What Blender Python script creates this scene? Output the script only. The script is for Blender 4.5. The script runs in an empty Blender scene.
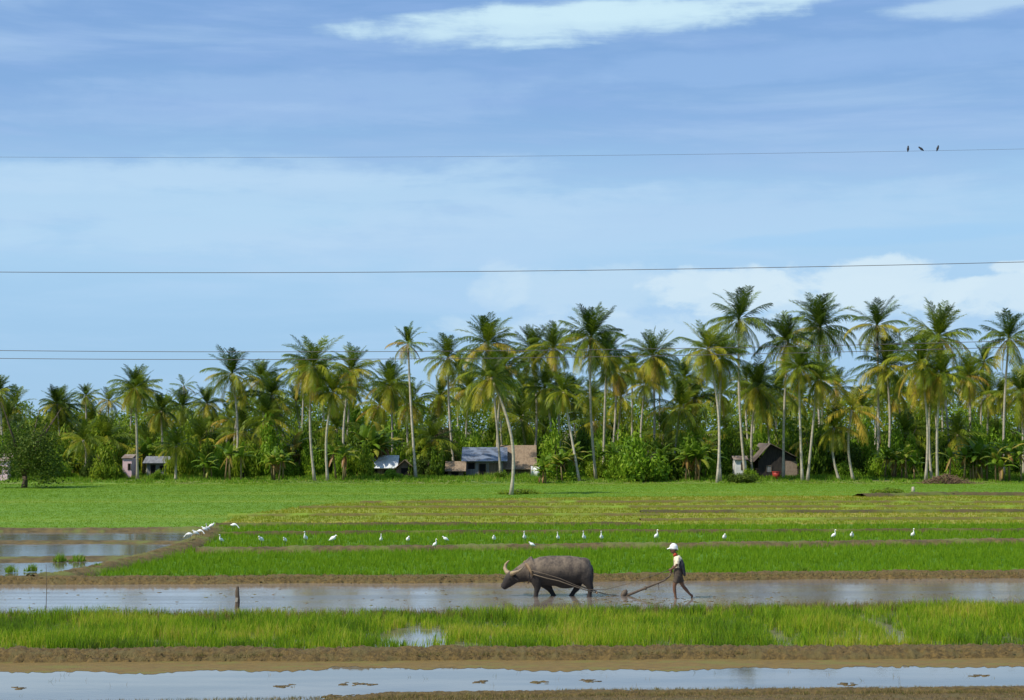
import bpy, bmesh, math, random
import numpy as np
from mathutils import Vector, Matrix
from mathutils.geometry import tessellate_polygon
random.seed(7); RNG = np.random.default_rng(7)
S = bpy.context.scene; COL = S.collection
R = math.radians; PI = math.pi

# ------------------------------------------------------------------ camera
F = 1700.0; HC = 5.0; PITCH = math.atan(80 / F)
CP, SP = math.cos(PITCH), math.sin(PITCH)
cam = bpy.data.cameras.new('camera'); co = bpy.data.objects.new('camera', cam); COL.objects.link(co)
cam.sensor_width = 36; cam.lens = 36 * F / 1024; cam.clip_end = 9000; cam.clip_start = .5
co.location = (0, 0, HC); co.rotation_euler = (PI / 2 + PITCH, 0, 0); S.camera = co

def ray(px, py):
    X = (px - 512) / F; Y = (350 - py) / F
    return X, CP - Y * SP, Y * CP + SP
def P(px, py, d):
    x, y, z = ray(px, py); t = d / y
    return Vector((x * t, d, HC + z * t))
def G(px, py, z=0.0):
    x, y, zz = ray(px, py); t = (z - HC) / zz
    return Vector((x * t, y * t, z))

# ------------------------------------------------------------------ object helpers
def tag(o, label=None, cat=None, group=None, kind=None):
    if label:
        assert 4 <= len(label.split()) <= 16, label
        o['label'] = label
    if cat: o['category'] = cat
    if group: o['group'] = group
    if kind: o['kind'] = kind
    return o
def link(name, me, parent=None, loc=None, rot=None):
    o = bpy.data.objects.new(name, me); COL.objects.link(o)
    if parent: o.parent = parent
    if loc is not None: o.location = loc
    if rot is not None: o.rotation_euler = rot
    return o
def empty(name, loc, rz=0, **k):
    o = link(name, None, None, loc, (0, 0, rz)); o.empty_display_size = .2
    return tag(o, **k)
def mesh_np(name, V, Fc, mat, smooth=False, attr=None):
    """V (n,3); Fc (m,k) int array or list of tuples; attr = per vertex float."""
    me = bpy.data.meshes.new(name)
    if isinstance(Fc, np.ndarray):
        V = np.asarray(V, dtype=np.float32); m, k = Fc.shape
        me.vertices.add(len(V)); me.vertices.foreach_set('co', V.ravel())
        me.loops.add(m * k); me.loops.foreach_set('vertex_index', Fc.astype(np.int32).ravel())
        me.polygons.add(m); me.polygons.foreach_set('loop_start', np.arange(0, m * k, k, dtype=np.int32))
        me.update(calc_edges=True)
    else:
        me.from_pydata([tuple(v) for v in V], [], Fc)
    if attr is not None:
        a = me.attributes.new('v', 'FLOAT', 'POINT'); a.data.foreach_set('value', np.asarray(attr, dtype=np.float32))
    for mm in (mat if isinstance(mat, (list, tuple)) else [mat]): me.materials.append(mm)
    if smooth: me.polygons.foreach_set('use_smooth', [True] * len(me.polygons))
    me.update()
    return me

class MB:
    """collects tubes and boxes into one mesh"""
    def __init__(s): s.V = []; s.F = []; s.A = []
    def add(s, V, Fc, a=0.0):
        n = len(s.V); s.V += [tuple(v) for v in V]; s.F += [tuple(i + n for i in f) for f in Fc]; s.A += [a] * len(V)
    def tube(s, pts, rad, seg=8, side=Vector((0, 1, 0)), a=0.0):
        pts = [Vector(p) for p in pts]; V = []
        for i, p in enumerate(pts):
            t = (pts[min(i + 1, len(pts) - 1)] - pts[max(i - 1, 0)]).normalized()
            sd = side - t * side.dot(t)
            if sd.length < 1e-3: sd = t.orthogonal()
            sd.normalize(); up = t.cross(sd)
            r = rad[i] if isinstance(rad, (list, tuple)) else rad
            ra, rb = r if isinstance(r, (tuple, list)) else (r, r)
            for k in range(seg):
                q = 2 * PI * k / seg
                V.append(p + sd * (ra * math.cos(q)) + up * (rb * math.sin(q)))
        n = len(pts)
        Fc = [(i * seg + k, i * seg + (k + 1) % seg, (i + 1) * seg + (k + 1) % seg, (i + 1) * seg + k) for i in range(n - 1) for k in range(seg)]
        Fc.append(tuple(range(seg))[::-1]); Fc.append(tuple((n - 1) * seg + k for k in range(seg)))
        s.add(V, Fc, a)
    def box(s, c, d, rot=None, a=0.0):
        c = Vector(c); V = []
        for x in (-.5, .5):
            for y in (-.5, .5):
                for z in (-.5, .5):
                    v = Vector((x * d[0], y * d[1], z * d[2]))
                    if rot is not None: v = rot @ v
                    V.append(c + v)
        s.add(V, [(0, 1, 3, 2), (4, 6, 7, 5), (0, 4, 5, 1), (2, 3, 7, 6), (0, 2, 6, 4), (1, 5, 7, 3)], a)
    def ball(s, c, r, n=10, a=0.0):
        c = Vector(c); r = r if isinstance(r, (tuple, list)) else (r, r, r); pts = []; 
        V = [c + Vector((0, 0, r[2]))]; m = n // 2
        for i in range(1, m):
            th = PI * i / m
            for k in range(n):
                q = 2 * PI * k / n
                V.append(c + Vector((r[0] * math.sin(th) * math.cos(q), r[1] * math.sin(th) * math.sin(q), r[2] * math.cos(th))))
        V.append(c - Vector((0, 0, r[2])))
        Fc = [(0, 1 + k, 1 + (k + 1) % n) for k in range(n)]
        for i in range(m - 2):
            for k in range(n):
                a0 = 1 + i * n + k; a1 = 1 + i * n + (k + 1) % n
                Fc.append((a0, a0 + n, a1 + n, a1))
        L = len(V) - 1; b = 1 + (m - 2) * n
        Fc += [(L, b + (k + 1) % n, b + k) for k in range(n)]
        s.add(V, Fc, a)
    def quad(s, a, b, c, d, v=0.0): s.add([a, b, c, d], [(0, 1, 2, 3)], v)
    def mesh(s, name, mat, smooth=False): return mesh_np(name, s.V, s.F, mat, smooth, s.A)
    def build(s, name, mat, parent=None, smooth=False, loc=None): return link(name, s.mesh(name, mat, smooth), parent, loc)

# ------------------------------------------------------------------ materials
class N:
    def __init__(s, tree): s.t = tree; s.n = tree.nodes; s.l = tree.links
    def new(s, typ, **k):
        n = s.n.new(typ)
        for a, b in k.items(): setattr(n, a, b)
        return n
    def set(s, sock, val):
        if hasattr(val, 'is_output') or isinstance(val, bpy.types.NodeSocket): s.l.new(val, sock)
        elif val is not None: sock.default_value = val
    def math(s, op, a, b=None, c=None, clamp=False):
        n = s.new('ShaderNodeMath', operation=op, use_clamp=clamp); s.set(n.inputs[0], a)
        if b is not None: s.set(n.inputs[1], b)
        if c is not None: s.set(n.inputs[2], c)
        return n.outputs[0]
    def mix(s, f, a, b):
        n = s.new('ShaderNodeMix', data_type='RGBA'); s.set(n.inputs[0], f); s.set(n.inputs[6], a); s.set(n.inputs[7], b)
        return n.outputs[2]
    def noise(s, vec, scale, detail=3, rough=.5, dist=0):
        n = s.new('ShaderNodeTexNoise'); s.l.new(vec, n.inputs['Vector'])
        n.inputs['Scale'].default_value = scale; n.inputs['Detail'].default_value = detail
        n.inputs['Roughness'].default_value = rough; n.inputs['Distortion'].default_value = dist
        return n.outputs['Fac']
    def mapr(s, v, a, b, c=0.0, d=1.0, smooth=True):
        n = s.new('ShaderNodeMapRange'); n.interpolation_type = 'SMOOTHSTEP' if smooth else 'LINEAR'
        s.set(n.inputs[0], v); n.inputs[1].default_value = a; n.inputs[2].default_value = b
        n.inputs[3].default_value = c; n.inputs[4].default_value = d
        return n.outputs[0]
    def scale(s, vec, sx, sy, sz, loc=(0, 0, 0)):
        n = s.new('ShaderNodeMapping'); s.l.new(vec, n.inputs[0]); n.inputs['Scale'].default_value = (sx, sy, sz)
        n.inputs['Location'].default_value = loc
        return n.outputs[0]
    def bump(s, h, strength, dist=.05):
        n = s.new('ShaderNodeBump'); s.l.new(h, n.inputs['Height']); n.inputs['Strength'].default_value = strength
        n.inputs['Distance'].default_value = dist
        return n.outputs[0]
def c4(c): return (c[0], c[1], c[2], 1)
def newmat(name):
    m = bpy.data.materials.new(name); m.use_nodes = True; t = N(m.node_tree)
    b = t.n['Principled BSDF']; return m, t, b
def rough_mat(name, c1, c2, scale=3, rough=.85, bump=.4, bd=.03, c3=None, sc=(1, 1, 1), rand=False, spec=.3):
    m, t, b = newmat(name)
    tc = t.new('ShaderNodeTexCoord'); v = t.scale(tc.outputs['Object'], *sc)
    n1 = t.noise(v, scale, 6, .65)
    col = t.mix(t.mapr(n1, .35, .65), c4(c1), c4(c2))
    if c3: col = t.mix(t.mapr(t.noise(v, scale * .22, 4, .6), .5, .62), col, c4(c3))
    if rand:
        oi = t.new('ShaderNodeObjectInfo')
        col = t.mix(t.math('MULTIPLY', oi.outputs['Random'], .5), col, c4([x * .45 for x in c1]))
    t.set(b.inputs['Base Color'], col); b.inputs['Roughness'].default_value = rough
    b.inputs['Specular IOR Level'].default_value = spec
    if bump: t.set(b.inputs['Normal'], t.bump(t.noise(v, scale * 3, 5, .7), bump, bd))
    return m
def leaf_mat(name, ramp, trans=.35, rough=.55, rand=.25, patch=None):
    """ramp: list of (pos, colour) driven by the per-vertex value v"""
    m, t, b = newmat(name)
    at = t.new('ShaderNodeAttribute', attribute_name='v'); f = at.outputs['Fac']
    oi = t.new('ShaderNodeObjectInfo')
    if rand: f = t.math('ADD', f, t.math('MULTIPLY', t.math('SUBTRACT', oi.outputs['Random'], .5), rand))
    if patch:
        tc = t.new('ShaderNodeTexCoord'); v = t.scale(tc.outputs['Object'], *patch[1])
        f = t.math('ADD', f, t.math('MULTIPLY', t.math('SUBTRACT', t.noise(v, patch[0], 4, .6), .5), patch[2]))
    cr = t.new('ShaderNodeValToRGB'); t.l.new(f, cr.inputs[0]); el = cr.color_ramp.elements
    el[0].position = ramp[0][0]; el[0].color = c4(ramp[0][1]); el[1].position = ramp[-1][0]; el[1].color = c4(ramp[-1][1])
    for p, c in ramp[1:-1]: e = el.new(p); e.color = c4(c)
    col = cr.outputs[0]
    t.set(b.inputs['Base Color'], col); b.inputs['Roughness'].default_value = rough; b.inputs['Specular IOR Level'].default_value = .18
    tr = t.new('ShaderNodeBsdfTranslucent'); t.l.new(col, tr.inputs[0])
    mx = t.new('ShaderNodeMixShader'); mx.inputs[0].default_value = trans
    t.l.new(b.outputs[0], mx.inputs[1]); t.l.new(tr.outputs[0], mx.inputs[2])
    t.l.new(mx.outputs[0], t.n['Material Output'].inputs[0])
    return m
def plain(name, c, rough=.7, var=.25, spec=.3, scale=6):
    return rough_mat(name, c, [x * (1 - var) for x in c], scale, rough, 0, spec=spec)

M = {}
M['mud'] = rough_mat('mud', (.215, .140, .042), (.095, .064, .022), 9, .8, 1.0, .06, c3=(.16, .12, .04), sc=(1, 1.6, 1))
M['mudreflect'] = rough_mat('mud_and_reflection', (.215, .140, .040), (.145, .098, .030), 5.0, .7, .8, .03, c3=(.17, .145, .035), sc=(.7, 2.2, 1), spec=.2)  # shallow mud with the bank's golden-brown reflection painted into its colour
M['mudfar'] = rough_mat('mud_far', (.145, .102, .036), (.08, .058, .022), 2.0, .85, .8, .06, c3=(.13, .14, .03))
M['bundgreen'] = rough_mat('bund_turf', (.12, .12, .018), (.12, .09, .025), .7, .9, .8, .05, c3=(.17, .25, .02))
M['bundmix'] = rough_mat('bund_mixed', (.10, .07, .025), (.06, .055, .015), .9, .9, .8, .05, c3=(.11, .13, .02))
M['ground'] = rough_mat('ground_soil', (.16, .12, .06), (.11, .09, .045), .4, .9, .4)
M['fieldgreen'] = rough_mat('field_green', (.070, .17, .010), (.095, .20, .012), .35, .9, .5, .04, c3=(.085, .15, .012), sc=(.35, 2.2, 1))
M['fieldfar'] = rough_mat('field_far', (.13, .235, .010), (.105, .205, .010), .18, .9, .5, .04, c3=(.17, .24, .016), sc=(.25, 2.0, 1))
M['fieldyellow'] = rough_mat('field_yellow', (.25, .26, .022), (.17, .22, .016), .3, .9, .5, .04, c3=(.28, .24, .035), sc=(.22, 2.6, 1))
M['floor'] = rough_mat('grove_floor', (.15, .25, .02), (.15, .16, .04), .3, .9, .4, c3=(.07, .13, .015))

def water_mat(name, mud, mudamt, ripple, rough, sx=.3, ior=2.1):
    m, t, b = newmat(name)
    tc = t.new('ShaderNodeTexCoord'); v = tc.outputs['Object']
    vs = t.scale(v, .5, 1.6, 1)
    patch = t.mapr(t.noise(t.scale(v, sx, 1.5, 1), .55, 6, .62, .3), .40, .62)
    col = t.mix(patch, c4(mud), c4([x * .62 for x in mud]))
    t.set(b.inputs['Base Color'], col)
    b.inputs['IOR'].default_value = ior; b.inputs['Specular IOR Level'].default_value = .5
    t.set(b.inputs['Roughness'], t.mapr(patch, 0, 1, rough, rough + mudamt * .22, False))
    h = t.math('ADD', t.noise(t.scale(v, 1, 2.2, 1), 5, 3, .55), t.math('MULTIPLY', t.noise(v, .9, 3), 1.4))
    t.set(b.inputs['Normal'], t.bump(h, ripple, .03))
    return m
M['water'] = water_mat('still_paddy_water', (.19, .165, .125), .06, .022, .02, .3, 3.0)
M['plowed'] = water_mat('ploughed_paddy_water', (.25, .20, .16), .5, .075, .035, .12, 2.9)
M['flood'] = water_mat('flooded_field_water', (.15, .12, .09), .3, .05, .03, .12, 2.9)

gr_ramp = [(0, (.09, .18, .006)), (.5, (.18, .33, .010)), (1, (.29, .41, .016))]
M['rice'] = leaf_mat('rice_blades', gr_ramp, .45, .6, 0, (.12, (.5, 1.6, 1), .5))
M['ricenear'] = leaf_mat('tall_rice_blades', [(0, (.10, .15, .02)), (.2, (.12, .24, .010)), (.5, (.22, .37, .012)), (.75, (.38, .47, .02)), (1, (.48, .42, .07))], .5, .5, 0, (.42, (.7, .9, .5), 2.6))
M['riceyellow'] = leaf_mat('yellowing_rice', [(0, (.14, .24, .010)), (.5, (.27, .31, .016)), (1, (.38, .33, .04))], .45, .6, 0, (.10, (.3, 2, 1), .6))
M['weeds'] = leaf_mat('weeds', [(0, (.09, .19, .01)), (.6, (.20, .36, .02)), (1, (.34, .32, .06))], .45, .6, 0, (.2, (1, 1, 1), .6))
M['drygrass'] = leaf_mat('dry_grass', [(0, (.07, .06, .02)), (.3, (.12, .14, .03)), (.6, (.24, .17, .06)), (1, (.40, .29, .13))], .3, .8, 0)
M['palm'] = leaf_mat('palm_frond', [(0, (.024, .050, .007)), (.18, (.085, .140, .012)), (.40, (.22, .28, .018)), (.62, (.42, .39, .03)), (.82, (.54, .39, .045)), (.93, (.36, .21, .05)), (1, (.26, .14, .05))], .36, .40, .20)
M['palmyellow'] = leaf_mat('yellow_palm_frond', [(0, (.17, .20, .02)), (.3, (.46, .39, .03)), (.6, (.66, .44, .05)), (1, (.5, .30, .06))], .35, .5, .1)
M['banana'] = leaf_mat('banana_leaf', [(0, (.07, .14, .012)), (.6, (.17, .27, .02)), (.88, (.36, .32, .05)), (1, (.34, .17, .06))], .4, .4, .3)
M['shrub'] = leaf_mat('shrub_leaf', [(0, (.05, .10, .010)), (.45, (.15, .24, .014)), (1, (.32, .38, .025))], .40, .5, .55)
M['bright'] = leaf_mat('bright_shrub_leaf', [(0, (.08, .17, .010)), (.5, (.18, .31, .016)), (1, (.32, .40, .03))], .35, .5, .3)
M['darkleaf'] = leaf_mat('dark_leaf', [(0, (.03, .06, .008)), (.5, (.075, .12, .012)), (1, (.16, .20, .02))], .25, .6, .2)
M['brownleaf'] = leaf_mat('dull_brown_leaf', [(0, (.06, .065, .022)), (.5, (.10, .095, .035)), (1, (.15, .13, .05))], .3, .7, .2)
M['trunk'] = rough_mat('palm_trunk', (.52, .46, .36), (.36, .31, .235), 1.2, .85, .5, .03, sc=(1, 1, 5), rand=True)
M['wood'] = rough_mat('bark', (.12, .09, .06), (.07, .05, .035), 3, .9, .5)
M['bstem'] = rough_mat('banana_stem', (.22, .19, .08), (.20, .12, .06), 2, .7, 0)

# ------------------------------------------------------------------ world
ELEV, AZ = R(48), R(242)     # azimuth clockwise from +Y (north): sun behind the camera's left shoulder
sundir = Vector((math.sin(AZ) * math.cos(ELEV), math.cos(AZ) * math.cos(ELEV), math.sin(ELEV)))
w = bpy.data.worlds.new('World'); S.world = w; w.use_nodes = True
t = N(w.node_tree); t.n.clear()
sky = t.new('ShaderNodeTexSky', sky_type='NISHITA'); sky.sun_disc = False
sky.sun_elevation = ELEV; sky.sun_rotation = AZ; sky.air_density = 1.0; sky.dust_density = .4; sky.ozone_density = 2.5
tc = t.new('ShaderNodeTexCoord'); D = tc.outputs['Generated']
sep = t.new('ShaderNodeSeparateXYZ'); t.l.new(D, sep.inputs[0]); X, Y, Z = sep.outputs
BG = .1
def cc(r, g, b): return (r / BG, g / BG, b / BG, 1)
def px2(px, py): x, y, z = ray(px, py); v = Vector((x, y, z)).normalized(); return v.x, v.z
def blob(px, py, wx, wy, warp=None, slope=0.0, e0=.0, e1=1.0):
    cx, cz = px2(px, py); dx = t.math('SUBTRACT', X, cx); dz = t.math('SUBTRACT', Z, cz)
    if slope: dz = t.math('SUBTRACT', dz, t.math('MULTIPLY', dx, slope))
    a = t.math('POWER', t.math('ABSOLUTE', t.math('DIVIDE', dx, wx / F)), 2); b = t.math('POWER', t.math('ABSOLUTE', t.math('DIVIDE', dz, wy / F)), 2)
    q = t.math('ADD', a, b)
    if warp is not None: q = t.math('ADD', q, warp)
    return t.mapr(q, e0, e1, 1, 0)
streak = t.noise(t.scale(D, 3.5, 3.5, 30), 1.3, 6, .58, .35)
streak2 = t.noise(t.scale(D, 6, 6, 42, (3, 1, 2)), 1.5, 6, .6, .3)
fluff = t.noise(t.scale(D, 16, 16, 30, (5, 2, 1)), 1.6, 7, .6, .3)
band = t.math('ADD', Z, t.math('MULTIPLY', t.math('SUBTRACT', streak, .5), .10))
# base: sky texture under thin high haze cloud
veil = t.mix(t.mapr(band, .0, .26), cc(.34, .60, .90), cc(.22, .41, .76))
col = t.mix(.82, sky.outputs[0], veil)
hz = t.mapr(t.math('ABSOLUTE', t.math('SUBTRACT', band, .105)), 0, .085, 1, 0)
col = t.mix(t.math('MULTIPLY', hz, .78), col, cc(.43, .67, .90))
dk = t.math('MULTIPLY', t.mapr(streak2, .45, .68), t.mapr(band, .13, .2))
col = t.mix(t.math('MULTIPLY', dk, .4), col, cc(.30, .47, .80))
lt = t.math('MULTIPLY', t.mapr(streak, .42, .72), .45)
col = t.mix(lt, col, cc(.47, .66, .90))
wsl = t.math('MULTIPLY', t.math('SUBTRACT', fluff, .5), 4.0)
warp2 = t.math('ADD', t.math('MULTIPLY', t.math('SUBTRACT', fluff, .5), 1.6), t.math('MULTIPLY', t.math('SUBTRACT', streak2, .5), 3.0))
for (a, b, c_, d_, sl, am, colr) in [(560, 22, 245, 24, .06, .85, (.62, .84, .95)), (700, 4, 260, 14, .05, .8, (.62, .84, .95)), (990, 4, 110, 14, 0, .6, (.60, .80, .94)),
                              (200, 205, 430, 50, .03, .6, (.50, .71, .91)), (90, 178, 330, 16, .02, .4, (.52, .72, .92)), (300, 100, 300, 30, .05, .35, (.42, .60, .88)), (820, 60, 300, 20, .03, .35, (.36, .55, .86)),
                              (640, 225, 420, 40, .06, .5, (.48, .68, .90)), (900, 236, 200, 10, .03, .6, (.36, .62, .90))]:
    col = t.mix(t.math('MULTIPLY', blob(a, b, c_, d_, warp2, sl, .1, 1.2), am), col, cc(*colr))
for (a, b, c_, d_, am) in [(722, 292, 75, 26, .8), (745, 280, 36, 16, .8), (868, 286, 105, 28, .9), (840, 300, 120, 22, .6), (1015, 296, 60, 26, .85), (1030, 266, 40, 6, .8), (600, 292, 110, 26, .35), (500, 290, 30, 24, .3), (690, 330, 260, 20, .4)]:
    col = t.mix(t.math('MULTIPLY', blob(a, b, c_, d_, wsl, 0, .35, 1.15), am), col, cc(.66, .82, .93))
bg = t.new('ShaderNodeBackground'); t.l.new(col, bg.inputs[0]); bg.inputs[1].default_value = BG
ow = t.new('ShaderNodeOutputWorld'); t.l.new(bg.outputs[0], ow.inputs[0])
sun = bpy.data.lights.new('sun', 'SUN'); sun.energy = 5.0; sun.angle = R(.5); sun.color = (1, .94, .80)
so = link('sun', sun, None, (0, 0, 60)); so.rotation_euler = sundir.to_track_quat('Z', 'Y').to_euler()
S.view_settings.view_transform = 'Standard'; S.view_settings.look = 'None'; S.view_settings.exposure = 0; S.view_settings.gamma = 1
S.cycles.max_bounces = 6; S.cycles.transparent_max_bounces = 4

# ------------------------------------------------------------------ ground, water, fields
def noise2(x, y, s):
    return (np.sin(x * 1.3 * s + 1.7 * np.sin(y * .9 * s)) + np.sin(y * 1.7 * s + 2.1 * np.sin(x * .6 * s + 1)) + np.sin((x + y) * 2.3 * s + 3)) / 3
def hash_rough(n): return RNG.random(n) - .5
V = [(-4000, -200, -.1), (4000, -200, -.1), (4000, 7000, -.1), (-4000, 7000, -.1)]
tag(link('ground', mesh_np('ground', V, [(0, 1, 2, 3)], M['ground'])), 'bare brown soil reaching out to the horizon', 'ground', kind='structure')
def poly(pts, z=0.0): return [G(a, b, 0) + Vector((0, 0, z)) for a, b in pts]
def sheet(name, pts, z, mat, label, cat):
    W = poly(pts, z); tri = tessellate_polygon([W])
    Fc = []
    for a, b, c in tri:
        n = (W[b] - W[a]).cross(W[c] - W[a]); Fc.append((a, b, c) if n.z > 0 else (a, c, b))
    return tag(link(name, mesh_np(name, W, Fc, mat)), label, cat, kind='structure')
XL, XR = -330, 1354
sheet('water', [(XL, 745), (XR, 745), (XR, 652), (XL, 657)], 0, M['water'], 'still water strip along the bottom reflecting pale sky', 'water')
sheet('water', [(XL, 656.9), (XR, 651.9), (XR, 607), (XL, 620)], 0, M['water'], 'water standing among the tall rice in front', 'water')
sheet('water', [(XL, 619.9), (XR, 606.9), (XR, 572), (XL, 579)], 0, M['plowed'], 'muddy ploughed water the buffalo wades through', 'water')
DIAG = [(215, 530), (205, 539), (188, 547), (160, 556), (125, 565), (90, 573), (60, 579)]
sheet('water', [(XL, 578.9), (60, 578.9)] + DIAG[::-1][1:] + [(XL, 531)], 0, M['flood'], 'flooded unplanted field on the left', 'water')
RA = [(60, 578.9), (XR, 571.9), (XR, 540), (1024, 544), (200, 553), (188, 547), (160, 556), (125, 565), (90, 573)]
sheet('rice_paddy', RA, .0, M['fieldgreen'], 'wet soil under green rice behind the buffalo', 'rice paddy')
sheet('field', [(200, 553), (1024, 544), (XR, 540), (XR, 523.5), (215, 526), (215, 530)] + [(205, 539), (188, 547)], .02, M['fieldgreen'], 'green field where the white egrets stand', 'field')
YEL = [(216, 526), (XR, 523.5), (XR, 498), (1024, 497), (900, 496), (640, 497), (420, 500), (320, 505), (240, 515)]
sheet('field', YEL, .02, M['fieldyellow'], 'yellowing field striped by low banks', 'field')
FARG = [(XL, 531), (216, 530), (216, 526), (240, 515), (320, 505), (420, 500), (640, 497), (900, 496), (1024, 497), (XR, 498), (XR, 483), (XL, 484.5)]
sheet('field', FARG, .02, M['fieldfar'], 'smooth bright green field before the palms', 'field')
# grove floor: a gently rising sheet under the trees
nx, ny = 60, 14; Vx = []
y0 = G(512, 484).y
for j in range(ny):
    for i in range(nx):
        yy = y0 - 4 + j / (ny - 1) * 150; xx = (-1 + 2 * i / (nx - 1)) * 150
        Vx.append((xx, yy, min(.2, max(-.05, (yy - y0 + 1) * .02)) + .03 * math.sin(xx * .7 + yy)))
Fc = [(j * nx + i, j * nx + i + 1, (j + 1) * nx + i + 1, (j + 1) * nx + i) for j in range(ny - 1) for i in range(nx - 1)]
tag(link('grove_floor', mesh_np('grove_floor', Vx, Fc, M['floor'], True)), 'weedy ground under the coconut palms', 'ground', kind='structure')
def floor_z(y): return min(.2, max(-.02, (y - y0 + 1) * .02))

def bund(name, pts, hw, h, mat, label, step=.12, rough=.34, ext=0):
    """mud bank swept along a ground path given by pixels at water level"""
    W = [G(a, b) for a, b in pts]; L = [0]
    for a, b in zip(W, W[1:]): L.append(L[-1] + (b - a).length)
    n = int(L[-1] / step); s = np.linspace(0, L[-1], n)
    x = np.interp(s, L, [p.x for p in W]); y = np.interp(s, L, [p.y for p in W])
    tx = np.gradient(x); ty = np.gradient(y); q = np.hypot(tx, ty); nx_, ny_ = -ty / q, tx / q
    wob = noise2(x, y * 0, .5) * .10 * hw / .5 + noise2(x, x, 3.3) * .05 + hash_rough(n) * .12 * hw
    m = 15; vv = np.linspace(-1, 1, m); VV = []; hh = h * (1 + .12 * noise2(x, y, 1.1) + .10 * noise2(x, y, 5.3))
    for v in vv:
        zz = hh * (1 - abs(v) ** 2.2) + (hash_rough(n) * h * rough * (1 - v ** 4)) - .02 * (abs(v) > .99)
        off = v * hw * (1 + .12 * hash_rough(n)) + wob
        VV.append(np.stack([x + nx_ * off, y + ny_ * off, zz - .01], 1))
    A = np.stack(VV, 1).reshape(-1, 3)
    i = np.arange(n - 1)[:, None] * m; j = np.arange(m - 1)[None]
    Fq = np.stack([i + j, i + m + j, i + m + j + 1, i + j + 1], 2).reshape(-1, 4)
    return tag(link(name, mesh_np(name, A, Fq, mat, False)), label, 'mud bank', kind='structure')
bund('mud_bank', [(XL, 714), (250, 711), (340, 703), (390, 697), (500, 696), (600, 694.5), (720, 695), (850, 692), (XR, 689)], .34, .09, M['mud'], 'crumbling brown mud edge at the very bottom', .05)
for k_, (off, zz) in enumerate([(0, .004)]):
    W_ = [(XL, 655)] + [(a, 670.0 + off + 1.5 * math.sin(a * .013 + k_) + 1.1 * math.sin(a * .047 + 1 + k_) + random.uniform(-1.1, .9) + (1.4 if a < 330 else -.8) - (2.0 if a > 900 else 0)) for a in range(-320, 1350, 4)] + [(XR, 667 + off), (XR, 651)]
    sheet('mud_reflection_strip', W_, zz, M['mudreflect'], 'wet brown mud strip coloured as the bank reflected in the front water', 'mud')
sheet('near_bank', [(XL, 1100), (XR, 1100), (XR, 691), (850, 695), (600, 697), (390, 700), (330, 708), (XL, 716)], .03, M['mud'], 'brown bank nearest the viewer', 'mud bank')
bund('mud_bank', [(XL, 660), (200, 658), (512, 657), (800, 656), (XR, 652)], .62, .22, M['mud'], 'long brown mud bank in front of the tall rice', .05)
bund('mud_bank', [(XL, 621), (300, 619), (512, 617), (800, 610), (XR, 606)], .45, .10, M['mud'], 'low muddy edge behind the tall rice', .06)
bund('mud_bank', [(XL, 583), (120, 582.5), (300, 581.5), (512, 581), (800, 577.5), (XR, 574)], .75, .21, M['mud'], 'brown mud bank behind the buffalo and plowman', .07)
bund('mud_bank', DIAG + [(30, 581)], .75, .22, M['mudfar'], 'mud bank slanting down from the egret cluster', .08)
bund('mud_bank', [(196, 553), (480, 550), (760, 547), (1024, 543.5), (XR, 540)], .9, .23, M['mudfar'], 'brown bank between the two green rice fields', .1)
bund('mud_bank', [(XL, 531.5), (100, 531), (215, 530)], .8, .16, M['mudfar'], 'far brown bank of the flooded field', .12)
bund('mud_bank', [(XL, 543.5), (90, 542.5), (192, 543)], .75, .10, M['mudfar'], 'brown strip between the two flooded strips', .12)
bund('mud_bank', [(XL, 560), (60, 560), (150, 558)], 1.5, .10, M['mudfar'], 'wide brown strip left of the slanting bank', .12)
bund('mud_bank', [(216, 535.5), (512, 534), (XR, 531)], .35, .19, M['bundmix'], 'thin dark bank crossing the egret field', .12)
bund('mud_bank', [(216, 526.5), (420, 526), (640, 526)], .45, .19, M['bundmix'], 'thin brown bank behind the egrets', .12)
for (pts, hw, h, l) in [([(228, 516.5), (400, 516), (660, 516)], .5, .17, 'brown stripe in the middle of the yellowing field'),
                     ([(640, 513), (850, 513), (XR, 511)], .6, .19, 'darkest brown stripe on the right of the yellowing field'),
                     ([(300, 508.5), (700, 508), (1020, 508), (XR, 508)], .5, .17, 'faint stripe halfway up the yellowing field'),
                     ([(360, 503.5), (700, 503), (XR, 504)], .5, .18, 'upper brown stripe of the yellowing field'),
                     ([(640, 521), (900, 520), (XR, 519)], .5, .15, 'lower faint stripe of the yellowing field'),
                     ([(860, 497), (950, 495), (XR, 499)], .9, .26, 'far brown stripe near the brush heap')]:
    bund('field_bank', pts, hw, h, M['bundgreen'] if 'faint' in l or 'upper' in l or 'middle' in l else M['bundmix'], l, .2)

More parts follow.
